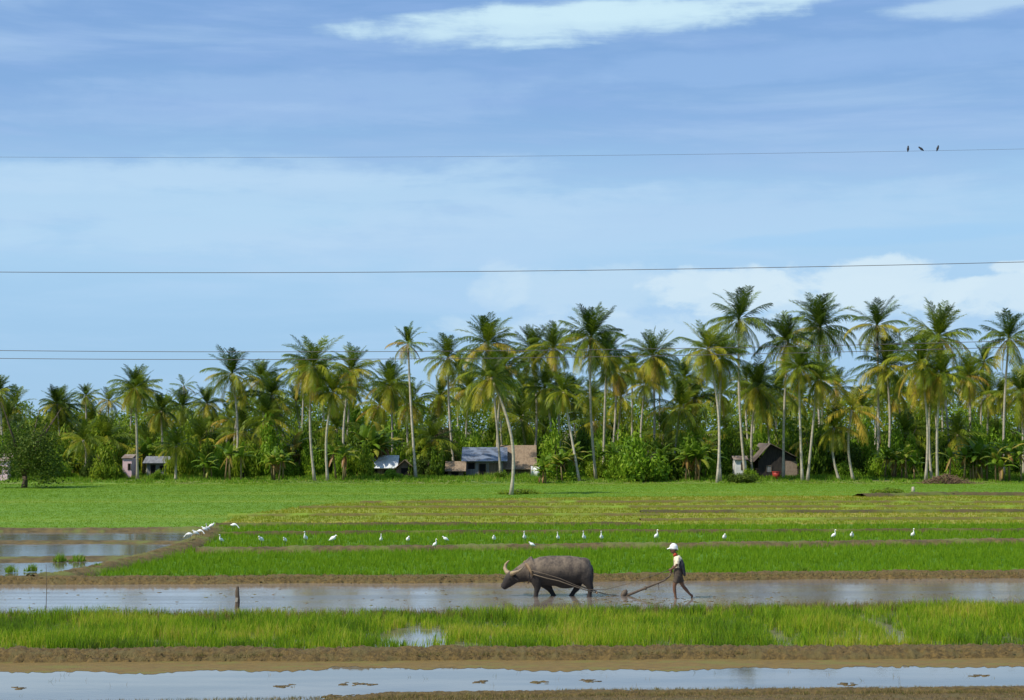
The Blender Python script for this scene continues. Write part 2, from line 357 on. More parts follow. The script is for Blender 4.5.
# ------------------------------------------------------------------ blades
def inpoly(px, py, pts):
    W = [G(a, b) for a, b in pts]; ins = np.zeros(len(px), bool); j = len(W) - 1
    for i in range(len(W)):
        xi, yi, xj, yj = W[i].x, W[i].y, W[j].x, W[j].y
        c = ((yi > py) != (yj > py)) & (px < (xj - xi) * (py - yi) / (yj - yi + 1e-12) + xi); ins ^= c; j = i
    return ins
def scatter(pts, dens):
    W = [G(a, b) for a, b in pts]; x0, x1 = min(p.x for p in W), max(p.x for p in W); a, b = min(p.y for p in W), max(p.y for p in W)
    n = int((x1 - x0) * (b - a) * dens); x = RNG.uniform(x0, x1, n); y = RNG.uniform(a, b, n)
    k = inpoly(x, y, pts); return x[k], y[k]
def blades(x, y, z, nb, h, spread, lean, wd, curve=True, hv=.35, vv=.5):
    """nb blades per tuft; h array or float"""
    n = len(x); x = np.repeat(x, nb); y = np.repeat(y, nb); z = np.repeat(np.broadcast_to(z, (n,)), nb); h = np.repeat(np.broadcast_to(h, (n,)), nb)
    m = len(x); x = x + RNG.normal(0, spread, m); y = y + RNG.normal(0, spread, m); h = h * (1 + RNG.uniform(-hv, hv, m))
    a = RNG.uniform(0, 2 * PI, m); l = RNG.uniform(.1, 1, m) * lean * h; dx, dy = np.cos(a) * l, np.sin(a) * l
    b = RNG.uniform(0, PI, m); wx, wy = np.cos(b) * wd / 2, np.sin(b) * wd / 2
    vr = np.clip(.5 + RNG.normal(0, vv * .5, m), 0, 1)
    if curve:
        P0 = np.stack([x - wx, y - wy, z], 1); P1 = np.stack([x + wx, y + wy, z], 1)
        P2 = np.stack([x + dx * .35 + wx * .8, y + dy * .35 + wy * .8, z + h * .62], 1); P3 = np.stack([x + dx * .35 - wx * .8, y + dy * .35 - wy * .8, z + h * .62], 1)
        P4 = np.stack([x + dx, y + dy, z + h], 1)
        Vv = np.stack([P0, P1, P2, P3, P4], 1).reshape(-1, 3); i = np.arange(m)[:, None] * 5
        Fa = np.concatenate([i + np.array([[0, 1, 2]]), i + np.array([[0, 2, 3]]), i + np.array([[3, 2, 4]])])
        return Vv, Fa, np.repeat(vr, 5)
    P0 = np.stack([x - wx, y - wy, z], 1); P1 = np.stack([x + wx, y + wy, z], 1); P2 = np.stack([x + dx, y + dy, z + h], 1)
    return np.stack([P0, P1, P2], 1).reshape(-1, 3), np.arange(m * 3).reshape(-1, 3), np.repeat(vr, 3)
def stuff(name, data, mat, label, cat):
    Vv, Fa, A = data
    return tag(link(name, mesh_np(name, Vv, Fa, mat, False, A)), label, cat, kind='stuff')
def near_gap(x, y, cx, cy, rx, ry):
    c = G(cx, cy); return np.exp(-(((x - c.x) / rx) ** 2 + ((y - c.y) / ry) ** 2))
# tall rice strip
x, y = scatter([(XL, 654), (XR, 649), (XR, 608), (900, 610), (512, 617), (XL, 620)], 62)
g = near_gap(x, y, 414, 637, .75, 1.8) * 1.7 + near_gap(x, y, 884, 630, .4, 4) * .95 + near_gap(x, y, 778, 638, .35, 3.4) * .8 + near_gap(x, y, 468, 646, .5, .5) + near_gap(x, y, 1015, 642, .8, .8) + near_gap(x, y, 300, 642, .5, .4)
dn = .62 + .45 * noise2(x, y, .9) + .3 * noise2(x + 9, y, 2.7)
k = (RNG.random(len(x)) < dn) & (g < RNG.uniform(.3, .8, len(x))); x, y, g = x[k], y[k], g[k]
h = .30 * (1 + .26 * noise2(x, y * .6, .8) + .2 * noise2(x, y, 3.1)) * (1 - .4 * np.clip(g, 0, 1))
stuff('rice', blades(x, y, -.03, 11, h, .035, .45, .013), M['ricenear'], 'tall loose green rice in the front strip', 'rice')
# rice behind the buffalo
x, y = scatter(RA, 34); dn = .9 + .3 * noise2(x, y, .6); k = RNG.random(len(x)) < dn; x, y = x[k], y[k]
d0 = G(512, 579).y; h = .21 * (1 + .15 * noise2(x, y, .7)); k = (RNG.random(len(x)) < np.clip((y - d0 + 1.0) / 2.5, .25, 1)); x, y, h = x[k], y[k], h[k]
stuff('rice', blades(x, y, -.02, 7, h, .035, .4, .022, False), M['rice'], 'green rice behind the buffalo and plowman', 'rice')
RB = [(200, 552), (1024, 543), (XR, 539.5), (XR, 524), (218, 527), (215, 532)]
x, y = scatter(RB, 22); h = .19 * (1 + .2 * noise2(x, y, .5))
stuff('rice', blades(x, y, 0, 6, h, .05, .4, .03, False), M['rice'], 'green rice around the white egrets', 'rice')
x, y = scatter(YEL, 12); dn = .8 + .3 * noise2(x * .3, y, .9); k = RNG.random(len(x)) < dn; x, y = x[k], y[k]
stuff('rice', blades(x, y, 0, 5, .13, .09, .6, .04, False), M['riceyellow'], 'sparse yellowing rice between low banks', 'rice')
x, y = scatter(FARG, 15)
M['ricefar'] = leaf_mat('far_rice', [(0, (.085, .17, .006)), (.45, (.16, .30, .008)), (.75, (.25, .36, .012)), (1, (.32, .34, .03))], .45, .7, 0, (.05, (.22, 2.6, 1), 1.6))
stuff('rice', blades(x, y, 0, 4, .07, .12, .6, .035, False, vv=.5), M['ricefar'], 'even green rice before the palm grove', 'rice')
# verge weeds
x, y = scatter([(XL, 486), (XR, 484.5), (XR, 474), (XL, 474)], 4); k = RNG.random(len(x)) < .75 + .35 * noise2(x, y, .35); x, y = x[k], y[k]
h = np.clip(.07 + (y - y0) * .035, .07, .38) * (1 + .55 * noise2(x, y, .3)); z = np.clip((y - y0 + 1) * .02, -.02, .2)
stuff('weeds', blades(x, y, z, 8, h, .16, .6, .09, False), M['weeds'], 'rough green weeds along the edge of the grove', 'weeds')
# dry grass along banks
def along(pts, dens, hw):
    xs, ys = [], []
    for (a, b), (c, d) in zip(pts, pts[1:]):
        A, B = G(a, b), G(c, d); n = int((B - A).length * dens); u = RNG.random(n)
        xs.append(A.x + (B.x - A.x) * u + RNG.normal(0, .05, n)); ys.append(A.y + (B.y - A.y) * u + RNG.uniform(-hw, hw, n))
    return np.concatenate(xs), np.concatenate(ys)
for pts, dens, hw, z, h, wd, lb in [([(XL, 714), (340, 703), (600, 695), (XR, 690)], 160, .4, .04, .05, .01, 'short dry grass on the nearest bank'),
                       ([(XL, 660), (512, 657), (XR, 652)], 130, .5, .10, .07, .012, 'dry grass on the bank before the tall rice'),
                       ([(XL, 621), (300, 619), (512, 617), (800, 611), (XR, 606)], 110, .7, .03, .20, .014, 'straggly grass along the back of the tall rice'),
                       ([(XL, 584), (512, 581), (XR, 575)], 60, .6, .14, .07, .016, 'dry grass on the bank behind the buffalo'),
                       (DIAG, 25, .6, .1, .12, .03, 'grass on the slanting bank'),
                       ([(196, 553), (512, 550), (1024, 543.5), (XR, 540)], 12, .7, .05, .08, .03, 'grass on the bank before the egrets')]:
    x, y = along(pts, dens, hw)
    stuff('dry_grass', blades(x, y, z, 5, h, .03, .8, wd, False), M['drygrass'], lb, 'dry grass')
x, y = scatter([(XL, 702), (XR, 702), (XR, 668), (XL, 672)], 1.6); k = RNG.random(len(x)) < .35 + .5 * noise2(x, y, 1.3); x, y = x[k], y[k]
stuff('stubble', blades(x, y, -.02, 3, .09, .03, 1.0, .008, False), M['drygrass'], 'thin stubble poking from the front water', 'stubble')
x, y = scatter([(XL, 716), (250, 713), (340, 705), (390, 699), (500, 698), (600, 696), (850, 694), (XR, 690), (XR, 730), (XL, 735)], 260)
k = RNG.random(len(x)) < .45 + .5 * noise2(x, y * 2, 1.7); x, y = x[k], y[k]
stuff('turf', blades(x, y, .02, 4, .045, .02, 1.2, .010, False, vv=.9), M['drygrass'], 'short brownish turf covering the nearest bank', 'turf')
# clods of mud in the ploughed water
mb = MB()
def clod(c, r, fl=.35):
    n0 = len(mb.V); mb.ball(c, (r * random.uniform(.8, 1.8), r * random.uniform(.6, 1.1), r * fl), 7)
    for i in range(n0, len(mb.V)):
        v = mb.V[i]; mb.V[i] = (v[0] + random.uniform(-.2, .2) * r, v[1] + random.uniform(-.2, .2) * r, v[2] + random.uniform(-.15, .15) * r)
for i in range(420):
    a = random.uniform(-150, 1174) if i % 3 else random.gauss(660, 60); b = random.uniform(589, 611) if i % 3 else random.gauss(600, 3)
    clod(G(a, b), random.uniform(.015, .05) * (1.3 if i % 3 == 0 else 1), .25)
tag(mb.build('mud_clods', M['mudfar'], smooth=True), 'small dark mud clods breaking the ploughed water', 'mud clods', kind='stuff')
mb = MB()
for (a, b, ww) in [(360, 684, 20), (350, 696, 26), (345, 698, 22), (480, 682, 6), (540, 683, 8), (590, 681, 9), (648, 697, 14), (845, 684, 10), (860, 689, 14), (20, 688, 6), (285, 686, 8), (980, 676, 8)]:
    for i in range(int(ww * 1.5)):
        clod(G(a + random.uniform(-ww, ww), b + random.gauss(0, .8)), random.uniform(.03, .07), .18)
tag(mb.build('mud_flecks', M['mud'], smooth=True), 'low mud patches rising from the front water', 'mud', kind='stuff')
mb = MB()
for i in range(500):
    a = random.uniform(-200, 1224); base = np.interp(a, [XL, 512, XR], [660, 657, 652]); q = G(a, base + random.uniform(-3, 4)); q.z = random.uniform(.0, .17)
    clod(q, random.uniform(.010, .026), .8)
for i in range(500):
    a = random.uniform(-200, 1224); base = np.interp(a, [XL, 512, XR], [584, 581, 575]); q = G(a, base + random.uniform(-2, 2.5)); q.z = random.uniform(.0, .2)
    clod(q, random.uniform(.015, .035), .8)
tag(mb.build('mud_lumps', M['mud']), 'lumpy earth thrown up along the mud banks', 'mud lumps', kind='stuff')

# PART2
# ------------------------------------------------------------------ palms
def frond(mb_V, mb_F, mb_A, az, el, L, droop, v, rs, nl=26, wid=.078, dead=False):
    """one pinnate leaf: curved midrib with two rows of hanging leaflets"""
    n = 12; p = Vector((0, 0, 0)); e = el; pts = []; dirs = []
    h = Vector((math.cos(az), math.sin(az), 0)); side = Vector((-math.sin(az), math.cos(az), 0))
    tw = rs.uniform(-.35, .35)
    for i in range(n + 1):
        d = h * math.cos(e) + Vector((0, 0, math.sin(e))); pts.append(p.copy()); dirs.append(d)
        p = p + d * (L / n); e -= droop / n * (0.5 + 1.1 * i / n)
        if e < -1.5: e = -1.5
        h2 = h + side * tw * .06; h = h2.normalized()
    # midrib as a thin three sided strip
    b = len(mb_V)
    for i, q in enumerate(pts):
        r = .045 * (1 - i / (n + 1)) + .008; up = side.cross(dirs[i])
        mb_V += [q + side * r, q - side * r, q - up * r * .8]; mb_A += [min(1, v + .12)] * 3
    for i in range(n):
        for k in range(3):
            a0 = b + i * 3 + k; a1 = b + i * 3 + (k + 1) % 3; mb_F.append((a0, a1, a1 + 3)); mb_F.append((a0, a1 + 3, a0 + 3))
    for j in range(nl):
        u = .12 + .88 * (j + rs.random() * .5) / nl; fi = u * n; i = min(int(fi), n - 1); f = fi - i
        q = pts[i].lerp(pts[i + 1], f); d = dirs[i]; up = side.cross(d)
        ll = (.30 + .70 * math.sin(PI * min(1, u * .92 + .06)) ** .7) * L * .27 * (1 - .4 * max(0, u - .8))
        for sgn in (-1, 1):
            if rs.random() < (.25 if dead else .05): continue
            l = ll * rs.uniform(.8, 1.12); fold = (rs.uniform(-.5, .2) if el > .75 else rs.uniform(.35, .8)) + (.5 if dead else 0)
            out = (side * sgn * math.cos(fold) + d * rs.uniform(.7, 1.15) - Vector((0, 0, 1)) * math.sin(fold) * .8 + up * 0.0).normalized()
            tip = q + out * l + Vector((0, 0, -1)) * l * rs.uniform(.10, .42) * (.4 if el > .75 else 1); mid = q + out * l * .5
            wv = d * (wid * .5); vv = min(1, max(0, v + rs.uniform(-.10, .10)))
            b = len(mb_V); mb_V += [q - wv * .6, q + wv * .6, mid + wv, tip, mid - wv]; mb_A += [vv, vv, vv, min(1, vv + .05), vv]
            mb_F += [(b, b + 1, b + 2), (b, b + 2, b + 4), (b + 4, b + 2, b + 3)]
def crown_mesh(seed, n=30, L=4.3, up=1.0, sparse=False, yellow=0.0, mat=None, wind=.25, dead=3):
    rs = random.Random(seed); Vv, Fa, A = [], [], []
    for i in range(n):
        a = i / n                       # 0 = youngest spear, 1 = oldest
        az = i * 2.399 + rs.uniform(-.35, .35); el = R(88) * up - a ** 1.12 * R(150) + rs.uniform(-.18, .18)
        Lf = L * (.80 + .20 * min(1, a * 4)) * rs.uniform(.85, 1.08)
        dr = .25 + .75 * rs.random() + .6 * (a > .35)
        v = .08 + .34 * a ** 1.3 + rs.uniform(-.16, .24) + yellow
        if a > .5 and rs.random() < .3: v = rs.uniform(.55, .84)
        frond(Vv, Fa, A, az, el, Lf, dr, v, rs, 30 if sparse else 42)
    for i in range(dead):
        frond(Vv, Fa, A, rs.uniform(0, 6.28), R(rs.uniform(-50, -75)), L * .72, .5, rs.uniform(.85, .98), rs, 16, .06, True)
    Vn = np.array([tuple(v) for v in Vv]); z = Vn[:, 2]; Vn[:, 0] += wind * .06 * np.maximum(0, np.hypot(Vn[:, 0], Vn[:, 1])) ** 1.3
    return mesh_np('crown', Vn, [tuple(f) for f in Fa] if False else np.array(Fa), mat or M['palm'], False, A)
CROWN = {'full': [crown_mesh(s, 48, wind=s * .12) for s in (1, 2, 3, 4, 5, 6)], 'open': [crown_mesh(s, 33, 4.4, 1.0, dead=1) for s in (11, 12, 13, 14)],
         'droop': [crown_mesh(s, 40, 4.3, .92, yellow=.09, dead=3) for s in (21, 22, 23, 24, 25)], 'sparse': [crown_mesh(s, 15, 4.0, .8, True, dead=0) for s in (31, 32)],
         'upright': [crown_mesh(s, 24, 4.0, 1.12, dead=2, wind=.9) for s in (41, 42)],
         'yellow': [crown_mesh(s, 16, 4.2, .95, True, .1, M['palmyellow'], dead=2) for s in (51, 52)],
         'young': [crown_mesh(s, 30, 4.6, 1.0, False, .06, dead=0) for s in (61, 62, 63, 64)]}
def nuts_mesh():
    mb = MB(); rs = random.Random(5)
    for i in range(11):
        a = rs.uniform(0, 6.28); mb.ball((.26 * math.cos(a), .26 * math.sin(a), -.3 - rs.uniform(0, .4)), (.12, .12, .15), 8)
    return mb.mesh('coconuts', M['nut'], True)
M['nut'] = plain('coconut_husk', (.16, .15, .05), .6)
NUTS = nuts_mesh()
pk = [0]
def palm(cx, cy, r, bx, d, label, kind='full', group='coconut palms of the grove', bend=0, tw=.122, by=None):
    """apex pixel (cx, cy), crown radius r in pixels, trunk base pixel x bx, distance d"""
    pk[0] += 1; rs = random.Random(pk[0] * 17)
    if by: q = G(bx, by); d = q.y; base = q
    else: base = P(bx, 430, d); 
    base.z = floor_z(base.y) - .05; top = P(cx, cy, d + rs.uniform(-1, 1))
    root = empty('coconut_palm', base, label=label, cat='palm tree', group=group)
    T = top - base; T = Vector((T.x, T.y, T.z)); mb = MB(); m = 12; pts, rad = [], []
    bow = Vector((rs.uniform(-.45, .45) + bend, rs.uniform(-.3, .3), 0))
    for i in range(m + 1):
        u = i / m; pts.append(T * u + bow * math.sin(PI * u) - Vector((T.x, T.y, 0)) * .28 * (u - u * u) * (1 if abs(T.x) > .8 else 0))
        rad.append(tw * (1.0 - .28 * u) + tw * .55 * math.exp(-u * 18) + (.015 if i % 2 else 0) + (.05 if u > .96 else 0))
    mb.tube(pts, rad, 8); mb.build('trunk', M['trunk'], root, True)
    cs = CROWN[kind]; me = cs[rs.randrange(len(cs))]; s = r * d / F / 3.12
    c = link('crown', me, root, T, (rs.uniform(-.1, .1), rs.uniform(-.1, .1), rs.uniform(0, 6.28))); c.scale = (s, s, s * rs.uniform(.93, 1.05) * (.92 if kind == 'open' else 1))
    if kind in ('full', 'droop', 'open') and group != REAR:
        n = link('coconuts', NUTS, root, T); n.scale = (s, s, s)
    return root
REAR = 'rear coconut palms half hidden in the grove'
PALMS = [
 (-2, 392, 17, -1, 172, 'coconut palm cut by the left edge of the photo', 'full', 0),
 (57, 404, 16, 60, 190, 'small dark palm just right of the dark broadleaf tree', 'full', 0),
 (86, 396, 11, 88, 215, 'tiny far palm head poking above the left skyline', 'full', 0),
 (83, 440, 17, 81, 166, 'short palm whose bare pale trunk stands by a dark bush', 'young', 0),
 (135, 388, 21, 138, 165, 'tall palm with pale straight trunk beside the pink house', 'full', 0),
 (161, 411, 17, 163, 180, 'dark low-crowned palm right behind the pink house palm', 'full', 0),
 (184, 386, 13, 188, 200, 'lone sparse small palm against the sky on the left', 'sparse', 0),
 (176, 446, 17, 176, 166, 'short young palm right of the grey shed', 'young', 0),
 (207, 404, 16, 205, 195, 'smaller palm left of the tallest left-side palm', 'full', 0),
 (232, 374, 27, 236, 172, 'tallest palm of the left side with big spreading crown', 'open', 0),
 (272, 396, 24, 282, 175, 'yellow-tipped palm with short trunk leaning left, left of the twin trunks', 'droop', 0),
 (313, 366, 29, 315, 163, 'bushy palm on the left one of two close pale trunks', 'droop', 0),
 (333, 392, 20, 328, 163, 'low palm on the right one of two close pale trunks', 'droop', 0),
 (351, 370, 24, 344, 172, 'palm with orange-yellow low fronds right of the twin trunks', 'droop', 0),
 (390, 386, 22, 392, 185, 'dark palm half behind the narrow upright palm', 'full', 0),
 (408, 344, 19, 416, 168, 'narrow windblown dark palm on a bare slender trunk', 'upright', 0),
 (448, 358, 25, 455, 178, 'feathery palm above the dull brown tree', 'open', 0),
 (488, 345, 28, 501, 172, 'tall full palm above the bluish tin hut', 'full', 0),
 (491, 378, 27, 511, 131, 'front palm leaning left whose foot stands out in the field', 'droop', .5),
 (505, 366, 20, 498, 178, 'crowded palm just right of the forward leaning palm', 'full', 0),
 (533, 352, 24, 533, 182, 'round-headed bluish green palm above the thatched house', 'full', 0),
 (553, 348, 23, 560, 176, 'dark palm right of the round-headed bluish palm', 'full', 0),
 (545, 388, 22, 549, 174, 'lower yellowish palm over the thatched house roof', 'droop', 0),
 (563, 392, 17, 579, 163, 'palm with slanting pale trunk leaning left beside banana leaves', 'droop', 0),
 (591, 338, 29, 596, 165, 'tallest palm in the middle with a yellow hanging frond', 'full', 0),
 (607, 356, 22, 603, 170, 'palm pressed against the tallest middle palm', 'full', 0),
 (616, 372, 20, 609, 176, 'lower palm above the bright green bush, left side', 'droop', 0),
 (632, 368, 14, 631, 200, 'small far palm above the bright green bush', 'full', 0),
 (653, 357, 26, 653, 178, 'broad palm right above the bright green bush', 'droop', 0),
 (680, 408, 27, 672, 170, 'low squat palm with long fronds right of the bright bush', 'young', 0),
 (708, 350, 27, 717, 160, 'palm on the left of two crossing slender trunks', 'droop', .2),
 (722, 358, 24, 720, 163, 'palm on the right of two crossing slender trunks', 'full', 0),
 (739, 320, 30, 745, 168, 'very tall open-headed palm left of the dark gabled hut', 'open', 0),
 (757, 388, 24, 752, 172, 'dark shaded palm at the left wall of the gabled hut', 'full', 0),
 (788, 342, 26, 783, 167, 'dark-headed palm whose trunk stands before the gabled hut', 'full', 0),
 (820, 328, 31, 822, 180, 'tallest palm of the right side with thick dark crown', 'full', 0),
 (799, 368, 21, 802, 163, 'palm with straight grey trunk at the hut\'s right corner', 'full', 0),
 (817, 380, 22, 807, 163, 'yellow-green palm on a bright pale trunk beside the hut', 'droop', 0),
 (877, 326, 27, 877, 172, 'airy round-crowned palm between the yellow palm and the tall cluster', 'open', 0),
 (886, 366, 28, 886, 172, 'dark palm under the airy round-crowned palm', 'full', 0),
 (852, 410, 28, 853, 164, 'short yellow palm with golden fronds', 'yellow', 0),
 (834, 428, 20, 839, 164, 'short dull palm left of the yellow palm', 'young', 0),
 (938, 338, 31, 950, 176, 'tallest palm above the brown brush heap', 'full', 0),
 (920, 364, 28, 925, 162, 'wide drooping palm on the leftmost of three close trunks', 'droop', 0),
 (941, 374, 24, 937, 162, 'palm on the rightmost of three close trunks by the brush heap', 'droop', 0),
 (931, 392, 20, 931, 166, 'low palm on the middle of three close trunks', 'full', 0),
 (968, 376, 19, 966, 190, 'smaller palm between the brush heap cluster and the right edge palm', 'full', 0),
 (984, 362, 15, 983, 215, 'far thin palm left of the right edge palm', 'full', 0),
 (1009, 338, 28, 1003, 168, 'tall open palm near the right edge on a clean trunk', 'open', 0),
 (1022, 392, 25, 1023, 176, 'low palm cut by the right edge of the photo', 'droop', 0),
 (898, 392, 19, 899, 190, 'low palm just left of the brush heap cluster', 'full', 0),
 (766, 410, 18, 768, 185, 'low dark palm right behind the gabled hut', 'full', 0),
]
LOW = [-60, 10, 62, 110, 150, 196, 248, 266, 338, 428, 524, 592, 664, 696, 728, 812, 908, 958, 996, 1050]
for (cx, cy, r, bx, d, lb, kd, bd) in PALMS: palm(cx, cy, r, bx, d, lb, kd, bend=bd)
# auto placed things get a label that says where they stand among the landmarks
LM = [(-400, 'the left edge'), (31, 'the dark broadleaf tree'), (127, 'the pink house'), (232, 'the tall left palm'), (321, 'the twin trunks'), (390, 'the white-roofed house'),
      (485, 'the bluish hut'), (548, 'the thatched house'), (640, 'the bright bush'), (718, 'the crossing trunks'), (780, 'the gabled hut'), (853, 'the yellow palm'), (932, 'the three close trunks'), (1500, 'the right edge')]
def seat(px):
    for (a, n1), (b, n2) in zip(LM, LM[1:]):
        if a <= px < b: return n1, n2
def place_labels(items, phrase):
    """items: list of pixel x; returns labels in order, each single"""
    res = {}; by = {}
    for i, px in enumerate(items): by.setdefault(seat(px), []).append((px, i))
    ords = ['first', 'second', 'third', 'fourth', 'fifth', 'sixth', 'seventh', 'eighth', 'ninth', 'tenth', 'eleventh', 'twelfth', 'thirteenth', 'fourteenth', 'fifteenth', 'sixteenth', 'seventeenth', 'eighteenth', 'nineteenth', 'twentieth', 'twenty-first', 'twenty-second', 'twenty-third', 'twenty-fourth']
    for (a, b), l in by.items():
        l.sort()
        for k, (px, i) in enumerate(l):
            o = (ords[k] + ' ') if len(l) > 1 else ''
            res[i] = f'{o}{phrase} from {a} rightwards' if b == 'the right edge' else f'{o}{phrase} going from {a} to {b}'
    return [res[i] for i in range(len(items))]
rs = random.Random(31)
for i, (px, lb) in enumerate(zip(LOW, place_labels(LOW, 'low short-trunked palm'))):
    palm(px + rs.uniform(-4, 4), rs.uniform(414, 440) + (6 if px < 200 else 0), rs.uniform(17, 25), px + rs.uniform(-6, 6), rs.uniform(172, 190), lb, rs.choice(['young', 'young', 'open', 'young']), group='low palms filling the grove')
rs = random.Random(99); rear = []
for i in range(62):
    px = -120 + i * 20.5 + rs.uniform(-10, 10); lft = px < 250
    top = 398 if lft else 378
    rear.append((px, top + rs.uniform(-6, 30) + (8 if px < 120 else 0), rs.uniform(15, 22) * (.85 if lft else 1), rs.uniform(188, 222)))
for (px, cy, r, d) in rear:
    palm(px, cy, r, px + rs.uniform(-6, 6), d, 'coconut palm in the rear rows, half hidden by the nearer palms', rs.choice(['full', 'full', 'droop', 'open', 'young']), group=REAR)

# ------------------------------------------------------------------ bananas, shrubs, trees
def banana_mesh(seed, n=4, H=2.3):
    rs = random.Random(seed); st = MB(); lf = MB()
    for s_ in range(n):
        bx, by = rs.gauss(0, .5), rs.gauss(0, .4); h = H * rs.uniform(.55, 1.1); lean = Vector((rs.uniform(-.25, .25), rs.uniform(-.2, .2), h))
        b0 = Vector((bx, by, -.05)); st.tube([b0, b0 + lean * .5, b0 + lean], [.10, .08, .05], 7)
        for k in range(9):
            az = k * 2.4 + rs.uniform(-.4, .4); el = R(78 - k * 10 + rs.uniform(-8, 8)); L = rs.uniform(1.3, 2.1); dead = k > 6 and rs.random() < .8
            if dead: el = R(-55); L *= .75
            hd = Vector((math.cos(az), math.sin(az), 0)); sd = Vector((-hd.y, hd.x, 0)); p = b0 + lean; e = el; prev = None; v = .95 + rs.uniform(-.03, .05) if dead else rs.uniform(.15, .8)
            m = 8
            for j in range(m + 1):
                u = j / m; dr = hd * math.cos(e) + Vector((0, 0, math.sin(e))); wv = .30 * math.sin(PI * min(1, .05 + .95 * u)) ** .6 * (1 - .3 * u) * (.5 if dead else 1)
                if j < 1: wv = .03
                up = sd.cross(dr); l = p + sd * wv - up * wv * .35 * (-1); r_ = p - sd * wv + up * wv * .35; l = p + (sd * .9 - Vector((0, 0, .35))) * wv; r_ = p + (-sd * .9 - Vector((0, 0, .35))) * wv
                if prev:
                    a, b, c = prev
                    g = .06 if rs.random() < .5 else 0
                    lf.quad(a.lerp(l, g), b, p, l.lerp(a, g * 2), v); lf.quad(b, c.lerp(r_, g), r_.lerp(c, g * 2), p, min(1, v + .05))
                prev = (l, p.copy(), r_); p = p + dr * (L / m); e -= (R(95) if not dead else R(20)) / m * (.4 + 1.2 * u)
    return lf.mesh('foliage', M['banana']), st.mesh('stem', M['bstem'], True)
BAN = [banana_mesh(s, n) for s, n in ((1, 3), (2, 4), (3, 5), (4, 4))]
def leafcloud(seed, n, rx, ry, rz, size, mat, clumps=16, z0=.0):
    """leaf faces gathered into uneven clumps"""
    g = np.random.default_rng(seed); c = g.normal(0, 1, (clumps, 3)); c /= np.linalg.norm(c, axis=1)[:, None]; c *= g.uniform(.35, .82, (clumps, 1))
    c[:, 2] = np.abs(c[:, 2]) * .9 + c[:, 2] * .1 if z0 >= 0 else c[:, 2]; cr = g.uniform(.22, .42, clumps); idx = g.integers(0, clumps, n)
    o = g.normal(0, 1, (n, 3)); o /= np.linalg.norm(o, axis=1)[:, None]; o *= (g.random((n, 1)) ** .45) * cr[idx][:, None]
    p = (c[idx] + o) * np.array([rx, ry, rz]); p[:, 2] += z0
    if z0 >= 0: p[:, 2] = np.maximum(p[:, 2], .02 + g.random(n) * .3 * rz)
    nrm = o / (np.linalg.norm(o, axis=1)[:, None] + 1e-6) + g.normal(0, .7, (n, 3)); nrm /= np.linalg.norm(nrm, axis=1)[:, None]
    t1 = np.cross(nrm, g.normal(0, 1, (n, 3))); t1 /= np.linalg.norm(t1, axis=1)[:, None]; t2 = np.cross(nrm, t1); s = size * g.uniform(.5, 1.3, (n, 1))
    Vv = np.stack([p - t1 * s, p + t2 * s * .42, p + t1 * s, p - t2 * s * .42], 1).reshape(-1, 3); Fa = np.arange(n * 4).reshape(-1, 4)
    v = np.clip(g.normal(.45, .2, n) + (g.random(clumps)[idx] - .5) * .3, 0, 1)
    return mesh_np('foliage', Vv, Fa, mat, False, np.repeat(v, 4))
def stems_mesh(seed, n, h, sp, r=.035):
    rs = random.Random(seed); mb = MB()
    for i in range(n):
        a = rs.uniform(0, 6.28); e = Vector((math.cos(a) * sp * rs.uniform(.3, 1), math.sin(a) * sp * rs.uniform(.3, 1), h * rs.uniform(.7, 1)))
        mb.tube([Vector((0, 0, -.05)), e * .5 + Vector((0, 0, .1)), e], [r, r * .7, r * .3], 5)
    return mb.mesh('stem', M['wood'], True)
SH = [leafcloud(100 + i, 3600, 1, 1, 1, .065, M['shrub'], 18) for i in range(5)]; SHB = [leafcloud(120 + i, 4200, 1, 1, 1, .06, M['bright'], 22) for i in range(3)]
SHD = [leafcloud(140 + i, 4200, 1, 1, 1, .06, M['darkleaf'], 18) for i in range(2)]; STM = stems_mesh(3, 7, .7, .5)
def shrub(px, d, wpx, hpx, label, kind='shrub', name='shrub', by=None, group=None):
    rr = random.Random(int(px * 7 + d * 3)); q = G(px, by) if by else P(px, 430, d); d = q.y; q.z = floor_z(d) - .03
    root = empty(name, q, rr.uniform(0, 6.28), label=label, cat='shrub', group=group)
    me = rr.choice({'shrub': SH, 'bright': SHB, 'dark': SHD}[kind]); s = d / F
    f = link('foliage', me, root); f.scale = (wpx * s / 2 * 1.1, wpx * s / 2 * 1.1, hpx * s / 1.1)
    g = link('stem', STM, root); g.scale = (wpx * s / 2, wpx * s / 2, hpx * s / 1.1)
    return root
def banana(px, d, hpx, label, k=0, group='banana plants at the edge of the grove'):
    q = P(px, 430, d); q.z = floor_z(d) - .03; root = empty('banana_plant', q, k * 1.3, label=label, cat='banana plant', group=group)
    l, s_ = BAN[k % 4]; sc = hpx * d / F / 3.6
    for nm, me in (('foliage', l), ('stem', s_)):
        o = link(nm, me, root); o.scale = (sc, sc, sc)
bl = [(48, 172, 30), (66, 170, 34), (153, 178, 40), (207, 165, 30), (233, 164, 40), (252, 176, 48), (279, 165, 34), (299, 174, 50), (343, 165, 40), (356, 176, 54),
      (372, 176, 50), (382, 180, 58), (427, 174, 36), (545, 160, 30), (558, 163, 33), (571, 170, 40), (608, 168, 38), (668, 165, 38), (690, 164, 40), (702, 168, 44), (832, 174, 36), (866, 176, 40), (893, 168, 36),
      (905, 166, 38), (958, 164, 38), (972, 163, 36), (985, 164, 44), (998, 162, 38), (1010, 163, 44), (1022, 165, 50), (-40, 168, 40), (1060, 166, 44), (1090, 166, 38)]
labs = place_labels([b[0] for b in bl], 'banana plant')
